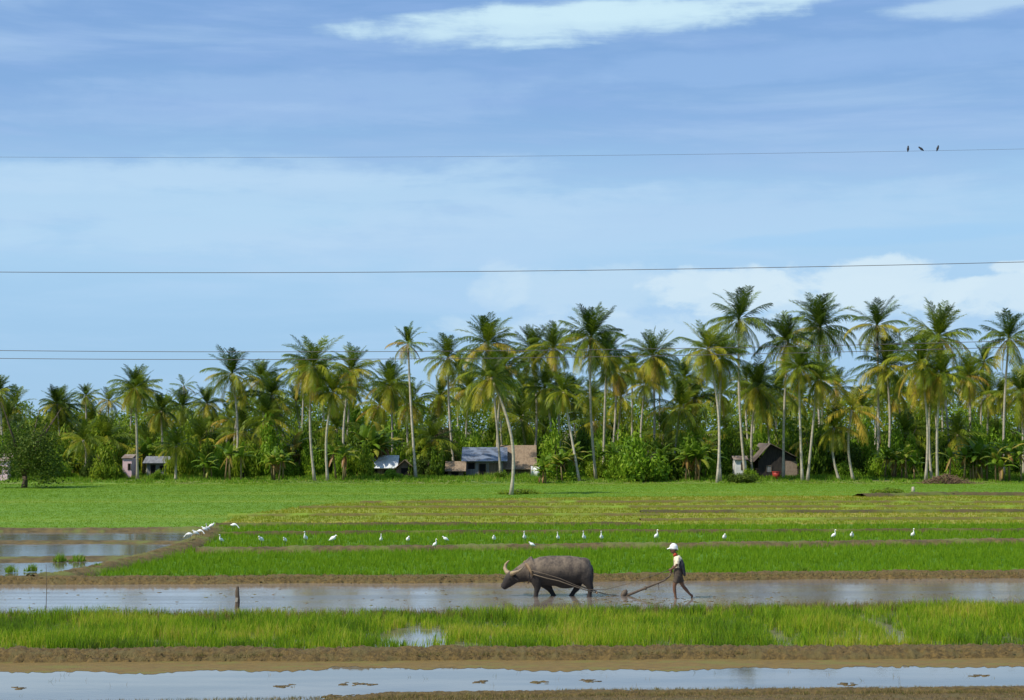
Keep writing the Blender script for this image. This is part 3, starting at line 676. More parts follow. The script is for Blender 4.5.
for i, (b, lb) in enumerate(zip(bl, labs)): banana(b[0], b[1], b[2], lb.replace('banana plant', 'broad-leaved banana plant') if len(lb.split()) < 13 else lb, i)
sl = []
rs = random.Random(4)
for i in range(84):
    px = -110 + i * 15.1 + rs.uniform(-6, 6)
    if 366 < px < 412 or 446 < px < 540 or 757 < px < 803: d = rs.uniform(190, 200)
    elif 120 < px < 172: d = rs.uniform(182, 190)
    else: d = rs.uniform(167, 186)
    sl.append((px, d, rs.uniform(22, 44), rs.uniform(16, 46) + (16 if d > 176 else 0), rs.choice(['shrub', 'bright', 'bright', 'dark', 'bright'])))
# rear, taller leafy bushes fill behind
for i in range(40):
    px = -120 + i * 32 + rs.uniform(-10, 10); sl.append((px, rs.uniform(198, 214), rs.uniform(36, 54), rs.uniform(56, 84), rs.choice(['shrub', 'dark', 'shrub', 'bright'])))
tall = [-70, -30, 6, 20, 52, 76, 98, 116, 142, 186, 214, 244, 268, 290, 306, 346, 362, 384, 420, 434, 458, 476, 528, 552, 580, 604, 624, 662, 688, 704, 726, 752, 812, 842, 864, 896, 912, 944, 960, 984, 1004, 1026, 1070, 1110]
for px in tall:
    d = 185 if (366 < px < 412 or 446 < px < 540 or 757 < px < 803 or 120 < px < 172) else rs.uniform(168, 178)
    sl.append((px + rs.uniform(-3, 3), d, rs.uniform(30, 48), rs.uniform(46, 72), rs.choice(['shrub', 'bright', 'shrub', 'bright'])))
sl_front = [s for s in sl if s[1] < 187]; sl_rear = [s for s in sl if s[1] >= 187]
labs = place_labels([s[0] for s in sl_front], 'leafy shrub')
for s, lb in zip(sl_front, labs): shrub(*s[:4], lb, s[4], group='shrubs below the coconut palms')
for s in sl_rear: shrub(*s[:4], 'tall leafy bush deep in the shade behind the front trees', s[4], group='bushes deep in the grove')
shrub(640, 162, 62, 56, 'big rounded bright green bush in the middle of the grove edge', 'bright')
shrub(618, 164, 30, 36, 'bright bush joined to the left flank of the biggest bush', 'bright')
shrub(3, 166, 40, 50, 'light green bush left of the dark broadleaf trunk', 'bright')
shrub(54, 167, 34, 40, 'light green bush right of the dark broadleaf trunk', 'bright')
shrub(118, 166, 16, 18, 'small bush hiding the left foot of the pink house', 'shrub')
shrub(392, 166, 22, 15, 'low bush before the white-roofed house', 'bright')
shrub(500, 168, 18, 12, 'low bush between the bluish hut and the thatched house', 'shrub')
shrub(750, 165, 18, 16, 'low bush at the left corner of the gabled hut', 'bright')
shrub(160, 166, 16, 12, 'low bush before the small grey shed', 'bright')
shrub(676, 166, 40, 40, 'glossy green bush right of the biggest bright bush', 'shrub')
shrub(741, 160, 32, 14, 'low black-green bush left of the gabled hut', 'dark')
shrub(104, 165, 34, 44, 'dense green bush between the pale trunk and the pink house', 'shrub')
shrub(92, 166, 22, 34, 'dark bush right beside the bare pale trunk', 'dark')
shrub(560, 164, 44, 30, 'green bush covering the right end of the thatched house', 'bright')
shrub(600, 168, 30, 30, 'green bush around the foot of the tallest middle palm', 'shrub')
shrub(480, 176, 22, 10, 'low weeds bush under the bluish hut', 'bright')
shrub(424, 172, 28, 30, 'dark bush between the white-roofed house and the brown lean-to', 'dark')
shrub(516, 132, 50, 9, 'flat grassy mound at the foot of the forward leaning palm', 'shrub', 'grass_mound', by=494)
shrub(888, 130, 40, 8, 'low grassy hump in the field left of the brush heap', 'shrub', 'grass_mound', by=493)
def broadleaf(px, by, hpx, wpx, label, mat, seed, trunk_h=.32, dens=9000, d=None):
    q = P(px, 430, d) if d else G(px, by); d = q.y; q.z = floor_z(d) - .05; root = empty('broadleaf_tree', q, label=label, cat='tree'); s = d / F
    H = hpx * s; Wd = wpx * s / 2; mb = MB(); rs = random.Random(seed); th = H * trunk_h
    mb.tube([(0, 0, 0), (.1, 0, th * .6), (.0, .05, th)], [.30, .22, .2], 9)
    for i in range(9):
        a = rs.uniform(0, 6.28); e = Vector((math.cos(a) * Wd * rs.uniform(.35, .8), math.sin(a) * Wd * rs.uniform(.3, .8), rs.uniform(.5, .9) * H))
        b = Vector((0, 0, th * rs.uniform(.8, 1))); mb.tube([b, b.lerp(e, .5) + Vector((0, 0, .3)), e], [.14, .08, .03], 6)
    mb.build('trunk', M['wood'], root, True)
    link('crown', leafcloud(seed, dens, Wd, Wd, (H - th * .8) / 1.15, .13, M[mat], 30, th * .75), root)
broadleaf(24, 488, 96, 96, 'dark broadleaf tree with thick low trunk at the far left', 'darkleaf', 15, trunk_h=.14)
broadleaf(440, 0, 72, 44, 'dull brownish tree between the white-roofed house and the bluish hut', 'brownleaf', 6, d=182, dens=4200)
broadleaf(210, 0, 60, 44, 'round green tree behind the tall left palm', 'shrub', 8, d=188)
broadleaf(118, 0, 66, 50, 'leafy tree rising behind the pink house', 'shrub', 9, d=186)
broadleaf(960, 0, 74, 60, 'leafy tree behind the banana plants near the right edge', 'shrub', 10, d=180)
broadleaf(1010, 0, 64, 54, 'dark leafy tree behind the right edge palm', 'darkleaf', 11, d=184)
broadleaf(905, 0, 54, 44, 'leafy tree behind the low palm left of the three trunks', 'shrub', 12, d=184)
# far thicket reads as one mass
g = np.random.default_rng(3); n = 150000
x = g.uniform(-95, 95, n); y = g.uniform(222, 240, n); hh = 7.6 + 1.6 * noise2(x, y * .2, .25) + 1.2 * noise2(x, x * 0, .9) + np.where(x > -38, 1.4, 0); z = hh * g.random(n) ** .7
p = np.stack([x, y, z], 1); nrm = g.normal(0, 1, (n, 3)); nrm[:, 2] += .6; nrm /= np.linalg.norm(nrm, axis=1)[:, None]
t1 = np.cross(nrm, g.normal(0, 1, (n, 3))); t1 /= np.linalg.norm(t1, axis=1)[:, None]; t2 = np.cross(nrm, t1); s = .25 * g.uniform(.5, 1.4, (n, 1))
Vv = np.stack([p - t1 * s, p + t2 * s * .4, p + t1 * s, p - t2 * s * .4], 1).reshape(-1, 3)
tag(link('thicket', mesh_np('thicket', Vv, np.arange(n * 4).reshape(-1, 4), M['shrub'], False, np.repeat(np.clip(g.normal(.4, .25, n), 0, 1), 4))), 'dense dark green thicket far behind the palms', 'thicket', kind='stuff')

# ------------------------------------------------------------------ houses
def corr_mat(name, c1, c2, metal=.3, rough=.45):
    m, t, b = newmat(name); tc = t.new('ShaderNodeTexCoord'); v = tc.outputs['Object']
    col = t.mix(t.mapr(t.noise(t.scale(v, 1, 1, .4), 1.6, 5, .65), .42, .62), c4(c1), c4(c2))
    t.set(b.inputs['Base Color'], col); b.inputs['Metallic'].default_value = metal; b.inputs['Roughness'].default_value = rough
    wv = t.new('ShaderNodeTexWave'); t.l.new(v, wv.inputs[0]); wv.inputs['Scale'].default_value = 3.0; wv.bands_direction = 'X'
    t.set(b.inputs['Normal'], t.bump(wv.outputs['Fac'], .6, .05)); return m
M['tin'] = corr_mat('bluish_tin', (.24, .28, .36), (.13, .14, .17)); M['tinw'] = corr_mat('white_tin', (.80, .82, .85), (.62, .64, .66), .0, .5)
M['rust'] = corr_mat('rusty_tin', (.22, .15, .11), (.30, .25, .21), .0, .8)
M['shadewall'] = rough_mat('shaded_boards', (.06, .05, .045), (.03, .027, .027), 2.5, .95, .3, sc=(4, 1, .6), spec=.1)  # boards painted near black for the shade inside the open hut
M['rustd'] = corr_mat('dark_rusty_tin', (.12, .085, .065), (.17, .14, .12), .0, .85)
M['thatch'] = rough_mat('thatch', (.30, .22, .15), (.21, .15, .10), 2, .95, .8, .05, sc=(3, 1, .6))
M['board'] = rough_mat('grey_boards', (.22, .22, .23), (.13, .13, .14), 1.2, .85, .3, sc=(5, 1, .5)); M['wallb'] = rough_mat('brown_boards', (.16, .12, .09), (.10, .075, .055), 1.4, .9, .3, sc=(5, 1, .5))
M['woven'] = rough_mat('woven_panel', (.33, .25, .20), (.24, .175, .135), 5, .9, .3)
M['pinkw'] = rough_mat('pink_wall', (.80, .56, .58), (.66, .46, .50), 1, .8, 0); M['whitew'] = rough_mat('white_wall', (.78, .77, .74), (.60, .59, .56), 1, .8, 0)
M['bluew'] = rough_mat('pale_blue_wall', (.30, .37, .42), (.22, .28, .33), 1, .8, 0); M['dark'] = plain('opening_shade', (.018, .018, .02), .95, .25, 0)  # dark: flat panels painted near black for shade inside doors and windows
M['yel'] = plain('yellow_sheet', (.62, .48, .06), .7); M['red'] = plain('red_paint', (.42, .05, .035), .5); M['cloth'] = plain('white_cloth', (.80, .79, .77), .8)
def house(label, x0, x1, d, eave, ridge, depth, wallmat, roofmat, openings=(), over=.35, gable=False, name='hut', rz=0, shift=0):
    """x0,x1 wall edges in px; eave, ridge in px y; openings: (x0,x1,y0,y1,mat,name)"""
    cx = (x0 + x1) / 2; b = P(cx, 430, d); b.z = floor_z(d) - .1; root = empty(name, b, rz, label=label, cat='house')
    s = d / F; W = (x1 - x0) * s; hz = lambda py: P(cx, py, d).z - b.z; he, hr = hz(eave), hz(ridge)
    mb = MB(); th = .08
    for c, dm in (((0, th / 2, he / 2), (W, th, he)), ((0, depth - th / 2, he / 2), (W, th, he)), ((-W / 2 + th / 2, depth / 2, he / 2), (th, depth - 2 * th, he)), ((W / 2 - th / 2, depth / 2, he / 2), (th, depth - 2 * th, he))): mb.box(c, dm)
    if gable:
        mb.add([(-W / 2, th * .5, he), (W / 2, th * .5, he), (shift * s, th * .5, hr - .06)], [(0, 1, 2)])
    mb.build('wall', wallmat, root)
    rf = MB(); o = over; t_ = .06
    def slab(a, b_, c, dd):
        n = (Vector(b_) - Vector(a)).cross(Vector(dd) - Vector(a)).normalized() * t_
        q = [Vector(v) for v in (a, b_, c, dd)]; V = q + [v + n for v in q]
        rf.add(V, [(3, 2, 1, 0), (4, 5, 6, 7), (0, 1, 5, 4), (1, 2, 6, 5), (2, 3, 7, 6), (3, 0, 4, 7)])
    if gable:
        sx = shift * s
        slab((-W / 2 - o, -o, he - .1), (sx, -o, hr), (sx, depth + o, hr), (-W / 2 - o, depth + o, he - .1)); slab((sx, -o, hr), (W / 2 + o, -o, he - .1), (W / 2 + o, depth + o, he - .1), (sx, depth + o, hr))
    else:
        slab((-W / 2 - o, -o, he - .05), (W / 2 + o, -o, he - .05), (W / 2 + o, depth / 2, hr), (-W / 2 - o, depth / 2, hr)); slab((-W / 2 - o, depth / 2, hr), (W / 2 + o, depth / 2, hr), (W / 2 + o, depth + o, he - .05), (-W / 2 - o, depth + o, he - .05))
    rf.build('roof', roofmat, root)
    for (a, c, e, f, mt, nm) in openings:
        z0, z1 = hz(f), hz(e); z0 = max(z0, .02); mb = MB(); mb.box((((a + c) / 2 - cx) * s, -.012, (z0 + z1) / 2), ((c - a) * s, .02, z1 - z0)); ob = mb.build(nm, mt, root)
        if nm in ('window', 'door'):
            fr = MB(); w_, h_ = (c - a) * s, z1 - z0; X0 = ((a + c) / 2 - cx) * s; zz = (z0 + z1) / 2
            for c_, dm in (((X0 - w_ / 2, -.035, zz), (.06, .05, h_)), ((X0 + w_ / 2, -.035, zz), (.06, .05, h_)), ((X0, -.035, z1 + .03), (w_ + .06, .05, .06))): fr.box(c_, dm)
            fr.build('frame', M['wallb'], ob)
    return root
house('pink and pale blue house cut by the left edge', -14, 8, 164, 461, 454, 4, M['pinkw'], M['rust'], [(-2, 2, 466, 474, M['dark'], 'window')], .15)
house('pale blue shed beside the left edge pink house', 10, 23, 174, 466, 459, 3, M['bluew'], M['rust'], [(13, 17, 470, 480, M['dark'], 'door')])
house('tiny white hut under a yellow roof on the left', 42, 56, 171, 470, 462, 3, M['whitew'], M['yel'], [(46, 49, 471, 478, M['dark'], 'door')])
house('pink-walled house seen between trees on the left', 123, 132, 170, 458, 455, 3, M['pinkw'], M['rust'], [(128.5, 131, 464, 470, M['dark'], 'window')], .12)
house('small grey shed with a whitish roof right of the pink house', 147, 170, 171, 463, 457, 3, M['board'], M['board'], [(151, 156, 465, 476, M['dark'], 'door'), (160, 164, 466, 470, M['dark'], 'window')])
house('white tin-roofed house behind banana plants', 368, 393, 174, 468, 456, 4.5, M['wallb'], M['tinw'], [(373, 378, 469, 481, M['dark'], 'door'), (384, 389, 470, 475, M['dark'], 'window')], .5)
house('brown gabled hut joined right of the white roof', 396, 414, 172, 470, 460, 4, M['wallb'], M['thatch'], [(401, 409, 468, 482, M['dark'], 'door')], .35, True)
house('low brown lean-to left of the bluish hut', 448, 463, 172, 471, 462, 3, M['wallb'], M['thatch'], [(451, 459, 472, 482, M['dark'], 'door')], .3, False)
house('bluish tin-roofed hut with grey board walls', 466, 503, 174, 461, 448, 5, M['board'], M['tin'], [(468, 475, 463, 469, M['dark'], 'window'), (479, 486, 464, 482, M['dark'], 'door'), (489, 501, 463, 482, M['wallb'], 'panel')], .45)
house('big brown thatched house right of the bluish hut', 506, 531, 175, 469, 446, 7, M['wallb'], M['thatch'], [(510, 526, 474, 482, M['dark'], 'door')], .6)
house('dark wide-gabled hut behind palm trunks on the right', 758, 800, 172, 461, 444, 7, M['shadewall'], M['rustd'], [(785, 797, 461, 478, M['woven'], 'panel'), (766, 771, 466, 472, M['board'], 'window')], .5, True, shift=-9)
house('small white-walled house left of the dark gabled hut', 735, 746, 170, 459.5, 456.5, 2, M['whitew'], M['rust'], [(741, 744, 463, 470, M['dark'], 'window')], .2)
def sheetcloth(px0, px1, py0, py1, d, label):
    s = d / F; q = P((px0 + px1) / 2, 430, d); q.z = floor_z(d) - .02; W = (px1 - px0) * s; H = (py1 - py0) * s; z0 = P(0, py1, d).z - q.z
    root = empty('washing_line', q, label=label, cat='laundry'); mb = MB(); n = 12
    V = []
    for i in range(n + 1):
        u = i / n; yy = .06 * math.sin(u * 9); V += [(-W / 2 + W * u, yy, z0 + H - .1 * math.sin(PI * u)), (-W / 2 + W * u, yy * 1.8, z0 + .04 * math.sin(u * 7))]
    mb.add(V, [(2 * i, 2 * i + 1, 2 * i + 3, 2 * i + 2) for i in range(n)]); o = mb.build('sheet', M['cloth'], root, True); sm = o.modifiers.new('s', 'SOLIDIFY'); sm.thickness = .01
    for sx in (-1, 1): p_ = MB(); p_.tube([(sx * (W / 2 + .08), 0, 0), (sx * (W / 2 + .08), 0, z0 + H + .1)], .03, 6); p_.build('pole', M['wood'], root)
sheetcloth(531, 543, 466, 477, 168, 'white sheet hung at the right end of the thatched house')
# red tub before the gabled hut
q = P(776, 430, 168); q.z = floor_z(168); root = empty('red_tub', q, label='dull red tub standing before the dark gabled hut', cat='tub')
mb = MB(); mb.tube([(0, 0, 0), (0, 0, .25), (0, 0, .7)], [.28, .36, .42], 14, Vector((1, 0, 0))); mb.build('body', M['red'], root, True); mb = MB(); mb.tube([(0, 0, .66), (0, 0, .72)], [.45, .45], 14, Vector((1, 0, 0))); mb.build('rim', M['red'], root)
# brush heap
q = G(946, 484); q.z = 0; rs = random.Random(8); mb = MB()
for i in range(520):
    a = rs.gauss(0, 1.25); hh = max(.1, .95 - abs(a) * .32); c = Vector((a, rs.gauss(0, .5), rs.uniform(0, hh))); dr = Vector((rs.uniform(-1, 1), rs.uniform(-.6, .6), rs.uniform(-.5, .5))).normalized() * rs.uniform(.2, .7)
    mb.tube([c - dr * .5, c + dr * .5], [rs.uniform(.012, .04), .01], 4)
o = mb.build('brush_heap', rough_mat('dead_brush', (.20, .12, .075), (.11, .07, .045), 3, .95, 0), None, False, q); tag(o, 'brown heap of dead fronds at the grove edge on the right', 'brush heap')
q = G(913, 492); mb = MB(); mb.tube([(0, 0, -.1), (.02, 0, .25), (.0, .02, .42)], [.16, .13, .10], 9); o = mb.build('tree_stump', M['trunk'], None, True, q); tag(o, 'short pale stump in the field left of the brush heap', 'stump')

# ------------------------------------------------------------------ wires and birds on the top wire
M['wire'] = plain('dark_wire', (.13, .12, .115), .6, 0)
def wire(pts, r, label):
    d = 45.0; W = [P(a, b, d) for a, b in pts]; X_ = [p.x for p in W]; Z_ = [p.z for p in W]; co_ = np.polyfit(X_, Z_, 2 if len(pts) > 2 else 1); mb = MB()
    L = [Vector((x, d, float(np.polyval(co_, x)))) for x in np.linspace(-26, 26, 60)]; mb.tube(L, r, 6)
    return tag(mb.build('power_line', M['wire'], None, True), label, 'power line', 'power lines crossing the sky'), co_
_, topc = wire([(0, 157), (430, 157), (700, 154), (1024, 149)], .0036, 'topmost thin power line carrying three small birds')
wire([(0, 272), (430, 272), (700, 268.5), (1024, 262)], .009, 'dark power line alone between the birds and the palms')
wire([(0, 350.5), (400, 351.5), (700, 348), (1024, 340.5)], .009, 'upper of the two power lines crossing the palm crowns')
wire([(0, 358.5), (400, 358.5), (700, 355.5), (1024, 346.5)], .009, 'lower of the two power lines crossing the palm crowns')
M['bird'] = plain('dark_plumage', (.03, .03, .035), .6, 0)
for k, (px, tilt, lb) in enumerate([(908, .12, 'leftmost small dark bird perched on the top power line'), (921.5, -.9, 'middle small bird crouching on the top power line'), (937.5, .35, 'rightmost small dark bird perched on the top power line')]):
    p = P(px, 150, 45); p.z = float(np.polyval(topc, p.x)) + .006; root = empty('bird', p, label=lb, cat='bird', group='three birds on the top wire'); mb = MB()
    ax = Vector((math.sin(tilt) * (1 if k != 1 else 1), .1, math.cos(tilt))).normalized()
    b = Vector((0, 0, .045)); mb.tube([b - ax * .075, b - ax * .045, b, b + ax * .04, b + ax * .06, b + ax * .085, b + ax * .098], [.008, .018, .033, .028, .020, .021, .006], 8); mb.build('body', M['bird'], root, True)
    mb = MB(); h = b + ax * .084; mb.tube([h, h + Vector((-.03, -.005, 0))], [.007, .001], 5); mb.build('beak', M['bird'], root)
    mb = MB(); mb.tube([(0, 0, 0), b - ax * .02], .003, 4); mb.build('leg', M['bird'], root)

# ------------------------------------------------------------------ posts
q = G(237, 607.5, 0); q.z = -.05; root = empty('wooden_post', q, label='short dark broken post standing in the ploughed water', cat='post')
mb = MB(); mb.tube([(0, 0, 0), (.02, 0, .25), (.0, 0, .5), (.015, .01, .64)], [.075, .065, .06, .035], 7); mb.build('post', M['wood'], root); mb = MB(); mb.box((-.005, -.06, .27), (.07, .03, .12), Matrix.Rotation(.2, 3, 'Y')); mb.build('pale_patch', M['cloth'] if False else M['trunk'], root)
q = G(46, 611, 0); q.z = -.05; mb = MB(); mb.tube([(0, 0, 0), (.01, 0, .7), (-.015, 0, 1.35)], [.009, .008, .006], 6); tag(mb.build('stick', M['wood'], None, True, q), 'thin upright stick at the left of the ploughed water', 'stick')
for k, (a, b, s, lb) in enumerate([(803, 573.5, 1.0, 'dark seedling tuft on the bank right of the plowman'), (432, 574, .6, 'small leafy tuft on the bank left of the buffalo'), (168, 575, .6, 'small tuft left of the slanting bank foot'), (270, 575, .7, 'round tuft on the bank above the dark post'),
                        (10, 573, 1.0, 'green tuft at the left edge beside the last flooded patch'), (32, 572, 1.1, 'green tuft right of the left edge tuft'), (60, 562, 1.3, 'spreading green tuft on the wide brown strip'), (78, 562, 1.2, 'green tuft near the slanting bank top'),
                        (97, 571, 1.1, 'green tuft on the slanting bank foot'), (868, 573, .5, 'leftmost of the three small tufts on the right bank'), (930, 573, .6, 'middle of the three small tufts on the right bank'), (946, 572, .6, 'rightmost of the three small tufts on the right bank')]):
    q = G(a, b, 0); x = RNG.normal(0, .14 * s, 26); y = RNG.normal(0, .10, 26); Vv, Fa, A = blades(x, y, .02, 6, .24 * s * np.exp(-(x / (.22 * s)) ** 2), .02, .8, .022)
    tag(link('grass_tuft', mesh_np('grass_tuft', Vv, Fa, M['weeds'], False, A), None, q), lb, 'grass tuft', 'seedling tufts on the banks')

# ------------------------------------------------------------------ egrets
M['white'] = plain('white_feathers', (.86, .86, .83), .7, .05, .2); M['beak'] = plain('yellow_beak', (.65, .42, .05), .5, 0); M['legd'] = plain('dark_legs', (.05, .05, .04), .6, 0)
def egret_parts(pose):
    b = MB(); 
    if pose == 'tall':
        b.tube([(.17, 0, .24), (.12, 0, .27), (.04, 0, .31), (-.03, 0, .345), (-.07, 0, .385), (-.075, 0, .43), (-.06, 0, .48), (-.065, 0, .52), (-.085, 0, .545), (-.115, 0, .545), (-.13, 0, .54)],
               [(.008, .006), (.035, .03), (.07, .068), (.068, .068), (.035, .038), (.02, .02), (.017, .017), (.018, .018), (.024, .024), (.017, .017), (.006, .006)], 10); bk = [(-.125, 0, .54), (-.19, 0, .525)]
    elif pose == 'hunched':
        b.tube([(.18, 0, .23), (.12, 0, .26), (.04, 0, .30), (-.04, 0, .335), (-.085, 0, .37), (-.10, 0, .405), (-.125, 0, .425), (-.15, 0, .42), (-.165, 0, .41)],
               [(.008, .006), (.04, .035), (.078, .078), (.075, .078), (.04, .045), (.028, .028), (.028, .028), (.02, .02), (.006, .006)], 10); bk = [(-.155, 0, .415), (-.22, 0, .395)]
    else:
        b.tube([(.18, 0, .31), (.12, 0, .31), (.04, 0, .32), (-.04, 0, .32), (-.09, 0, .32), (-.14, 0, .29), (-.19, 0, .24), (-.22, 0, .20), (-.24, 0, .18), (-.25, 0, .165)],
               [(.008, .006), (.035, .03), (.07, .068), (.068, .068), (.035, .038), (.022, .022), (.018, .018), (.024, .024), (.018, .018), (.006, .006)], 10); bk = [(-.245, 0, .17), (-.285, 0, .12)]
    bm = b.mesh('body', M['white'], True); k = MB(); k.tube(bk, [.010, .002], 6); km = k.mesh('beak', M['beak']); L = []
    for sy in (-1, 1): l = MB(); l.tube([(.02 + sy * .02, sy * .03, .28), (.035 + sy * .03, sy * .03, .14), (.01 + sy * .05, sy * .03, 0)], [.011, .006, .006], 5); L.append(l.mesh('leg', M['legd']))
    return bm, km, L
EG = {p: egret_parts(p) for p in ('tall', 'hunched', 'feeding')}
eg = [(189, 544.5, 'feeding', 1.15, 0, 'white egret lowest on the slanting bank, first of its cluster'), (195.5, 543, 'hunched', 1.15, .4, 'second white egret up the slanting bank'), (200, 541, 'feeding', 1.15, 2.8, 'third white egret up the slanting bank'),
      (204.5, 538.5, 'hunched', 1.1, .2, 'fourth white egret up the slanting bank'), (207.5, 537, 'tall', 1.0, .5, 'fifth white egret up the slanting bank'), (211.5, 535, 'hunched', 1.15, 3.0, 'topmost white egret on the slanting bank'),
      (234, 532.5, 'feeding', 1.1, 2.9, 'farthest white egret, alone above and right of the bank cluster'), (221, 547.5, 'tall', .95, .9, 'white egret just right of the bank cluster'), (261, 547.5, 'hunched', 1.05, 1.0, 'first white egret in the row after the bank cluster'),
      (285, 547, 'hunched', .9, 1.2, 'small hunched egret left of the tallest row egret'), (305.5, 547, 'tall', 1.15, 1.2, 'tall thin white egret upright in the row on the left'), (333, 547, 'hunched', 1.1, 2.8, 'plump white egret right of the tall thin one'),
      (381, 547, 'tall', .95, 1.7, 'white egret left of the middle of the row'), (408, 547, 'hunched', 1.0, 1.9, 'hunched white egret with a nearer one down to its right'), (435, 552.5, 'tall', .95, 2.3, 'white egret standing lower on the brown bank left of the buffalo'), (445.5, 545.5, 'hunched', .85, 0.1, 'small egret above the one on the brown bank'),
      (494, 546, 'hunched', 1.0, 1.5, 'white egret above the buffalo\'s head'), (524.5, 546, 'tall', 1.1, 1.4, 'upright white egret above the buffalo\'s neck'), (532, 551, 'hunched', .8, 0, 'little egret just over the buffalo\'s shoulder'), (558, 545.5, 'tall', 1.0, 1.3, 'white egret over the buffalo\'s mid back'),
      (584, 546, 'tall', 1.1, 1.2, 'white egret over the buffalo\'s rump'), (601.5, 546, 'tall', 1.1, 1.4, 'white egret just right of the buffalo\'s rump'), (656.5, 545, 'tall', 1.15, 2.0, 'large white egret left of the plowman\'s cap'), (724.5, 545.5, 'hunched', 1.1, 1.6, 'lone white egret right of the plowman'),
      (834, 543.5, 'tall', 1.05, 2.2, 'left egret of the pair right of the plowman'), (852, 543.5, 'hunched', 1.1, 1.4, 'right egret of the pair right of the plowman'), (913, 543, 'tall', 1.1, 1.8, 'rightmost white egret in the field')]
for (a, b, pose, s, rz, lb) in eg:
    q = G(a, b, 0); q.z = .02 if a > 213 else .16; root = empty('egret', q, rz, label=lb, cat='egret', group='white egrets in the field'); bm, km, L = EG[pose]
    root.scale = (s * (1.02 if a > 213 else .82),) * 3
    link('body', bm, root); link('beak', km, root)
    for l in L: link('leg', l, root)

# ------------------------------------------------------------------ buffalo, plow, plowman
def remeshed(mb, voxel, name, mat, smooth=4, fac=.5):
    me = mb.mesh('raw', mat); o = bpy.data.objects.new('raw', me); COL.objects.link(o)
    r = o.modifiers.new('r', 'REMESH'); r.mode = 'VOXEL'; r.voxel_size = voxel
    if smooth: sm = o.modifiers.new('s', 'SMOOTH'); sm.iterations = smooth; sm.factor = fac
    dg = bpy.context.evaluated_depsgraph_get(); dg.update(); m2 = bpy.data.meshes.new_from_object(o.evaluated_get(dg)); m2.name = name
    bpy.data.objects.remove(o); bpy.data.meshes.remove(me); m2.polygons.foreach_set('use_smooth', [True] * len(m2.polygons)); return m2
m, t, b = newmat('buffalo_hide'); tc = t.new('ShaderNodeTexCoord'); v = tc.outputs['Object']; sp_ = t.new('ShaderNodeSeparateXYZ'); t.l.new(v, sp_.inputs[0])
# dried mud cakes the back and flanks, hide darker towards the bottom
mudm = t.mapr(t.math('ADD', sp_.outputs[2], t.math('MULTIPLY', t.math('SUBTRACT', t.noise(v, 2.2, 5, .65), .5), .7)), .50, .95)
col = t.mix(mudm, c4((.032, .026, .023)), t.mix(t.mapr(t.noise(v, 4.5, 5, .65), .35, .65), c4((.185, .140, .100)), c4((.075, .058, .047))))
t.set(b.inputs['Base Color'], col); b.inputs['Roughness'].default_value = .75; b.inputs['Specular IOR Level'].default_value = .25; t.set(b.inputs['Normal'], t.bump(t.math('ADD', t.noise(v, 16, 5, .7), t.math('MULTIPLY', t.noise(t.scale(v, 2.2, 1, .9), 2.2, 4), 1.6)), .7, .03)); M['hide'] = m
M['horn'] = rough_mat('pale_horn', (.36, .27, .15), (.24, .17, .10), 6, .5, .2, .01); M['skin_dark'] = plain('dark_hoof', (.03, .028, .026), .5, 0)
M['rope'] = plain('rope', (.17, .13, .09), .9); M['strap'] = plain('dark_strap', (.06, .04, .03), .7); M['yokew'] = rough_mat('yoke_wood', (.26, .17, .09), (.17, .11, .06), 5, .7, 0)
O = G(545, 596); SC = O.y / F * 1.0
def B(px, py, y=0.0): return Vector(((px - 545) * SC, y, (596 - py) * SC))
mb = MB()
st_ = [(525.5, 566.5, 580, .20), (529, 563.5, 582.5, .27), (534, 560, 585, .33), (541, 557, 585.3, .36), (550, 556.0, 586, .40), (560, 556.0, 586.4, .42), (570, 556.0, 585.6, .41), (578, 557.2, 583.8, .38), (584, 560, 583, .35), (588.3, 564.5, 581, .27), (590.3, 569, 578, .15)]
mb.tube([B(a, (u + l) / 2) for a, u, l, w_ in st_], [(w_, (l - u) / 2 * SC) for a, u, l, w_ in st_], 20)
mb.tube([B(536, 569), B(527, 572), B(519, 575), B(513.5, 577.2)], [(.30, .42), (.22, .31), (.17, .24), (.13, .19)], 16)
mb.tube([B(516.5, 574.8), B(513, 577), B(509, 580.5), B(505.8, 584.5), B(503.8, 587.2), B(502.8, 588.6)], [(.11, .14), (.145, .205), (.125, .175), (.095, .125), (.095, .115), (.06, .07)], 14)
mb.tube([B(515, 582), B(509, 585.5), B(505, 588.5)], [(.06, .07), (.07, .07), (.05, .04)], 10)      # jaw
def leg(pts, rad): mb.tube(pts, rad, 12)
leg([B(535, 574, -.22), B(537, 582, -.22), B(537.3, 588, -.2), B(536.2, 592.5, -.2), B(535.6, 596, -.2), B(535, 599, -.2)], [(.15, .24), (.12, .17), (.09, .10), (.065, .07), (.075, .08), (.095, .11)])
leg([B(540, 575, .22), B(545, 584, .22), B(549.5, 589, .2), B(552, 593, .2), B(554, 596.5, .2), B(555, 599, .2)], [(.15, .25), (.12, .18), (.09, .105), (.068, .075), (.075, .08), (.095, .11)])
leg([B(581, 569, -.16), B(585, 577, -.20), B(588.6, 584, -.21), B(590.2, 588.3, -.2), B(589.2, 592.5, -.2), B(588.6, 596, -.2), B(588, 599, -.2)], [(.16, .30), (.15, .24), (.10, .13), (.075, .095), (.06, .07), (.075, .08), (.09, .11)])
leg([B(577, 570, .2), B(578, 579, .22), B(577.3, 585, .21), B(576.8, 589.5, .2), B(573.6, 592.6, .2), B(571.8, 596, .2), B(570.5, 599, .2)], [(.18, .34), (.15, .24), (.11, .15), (.08, .10), (.062, .072), (.075, .08), (.09, .11)])
mb.ball(B(533, 570), (.2, .2, .26), 12); mb.ball(B(583, 563.5), (.24, .26, .18), 12); mb.ball(B(566, 586, 0), (.30, .18, .08), 10)
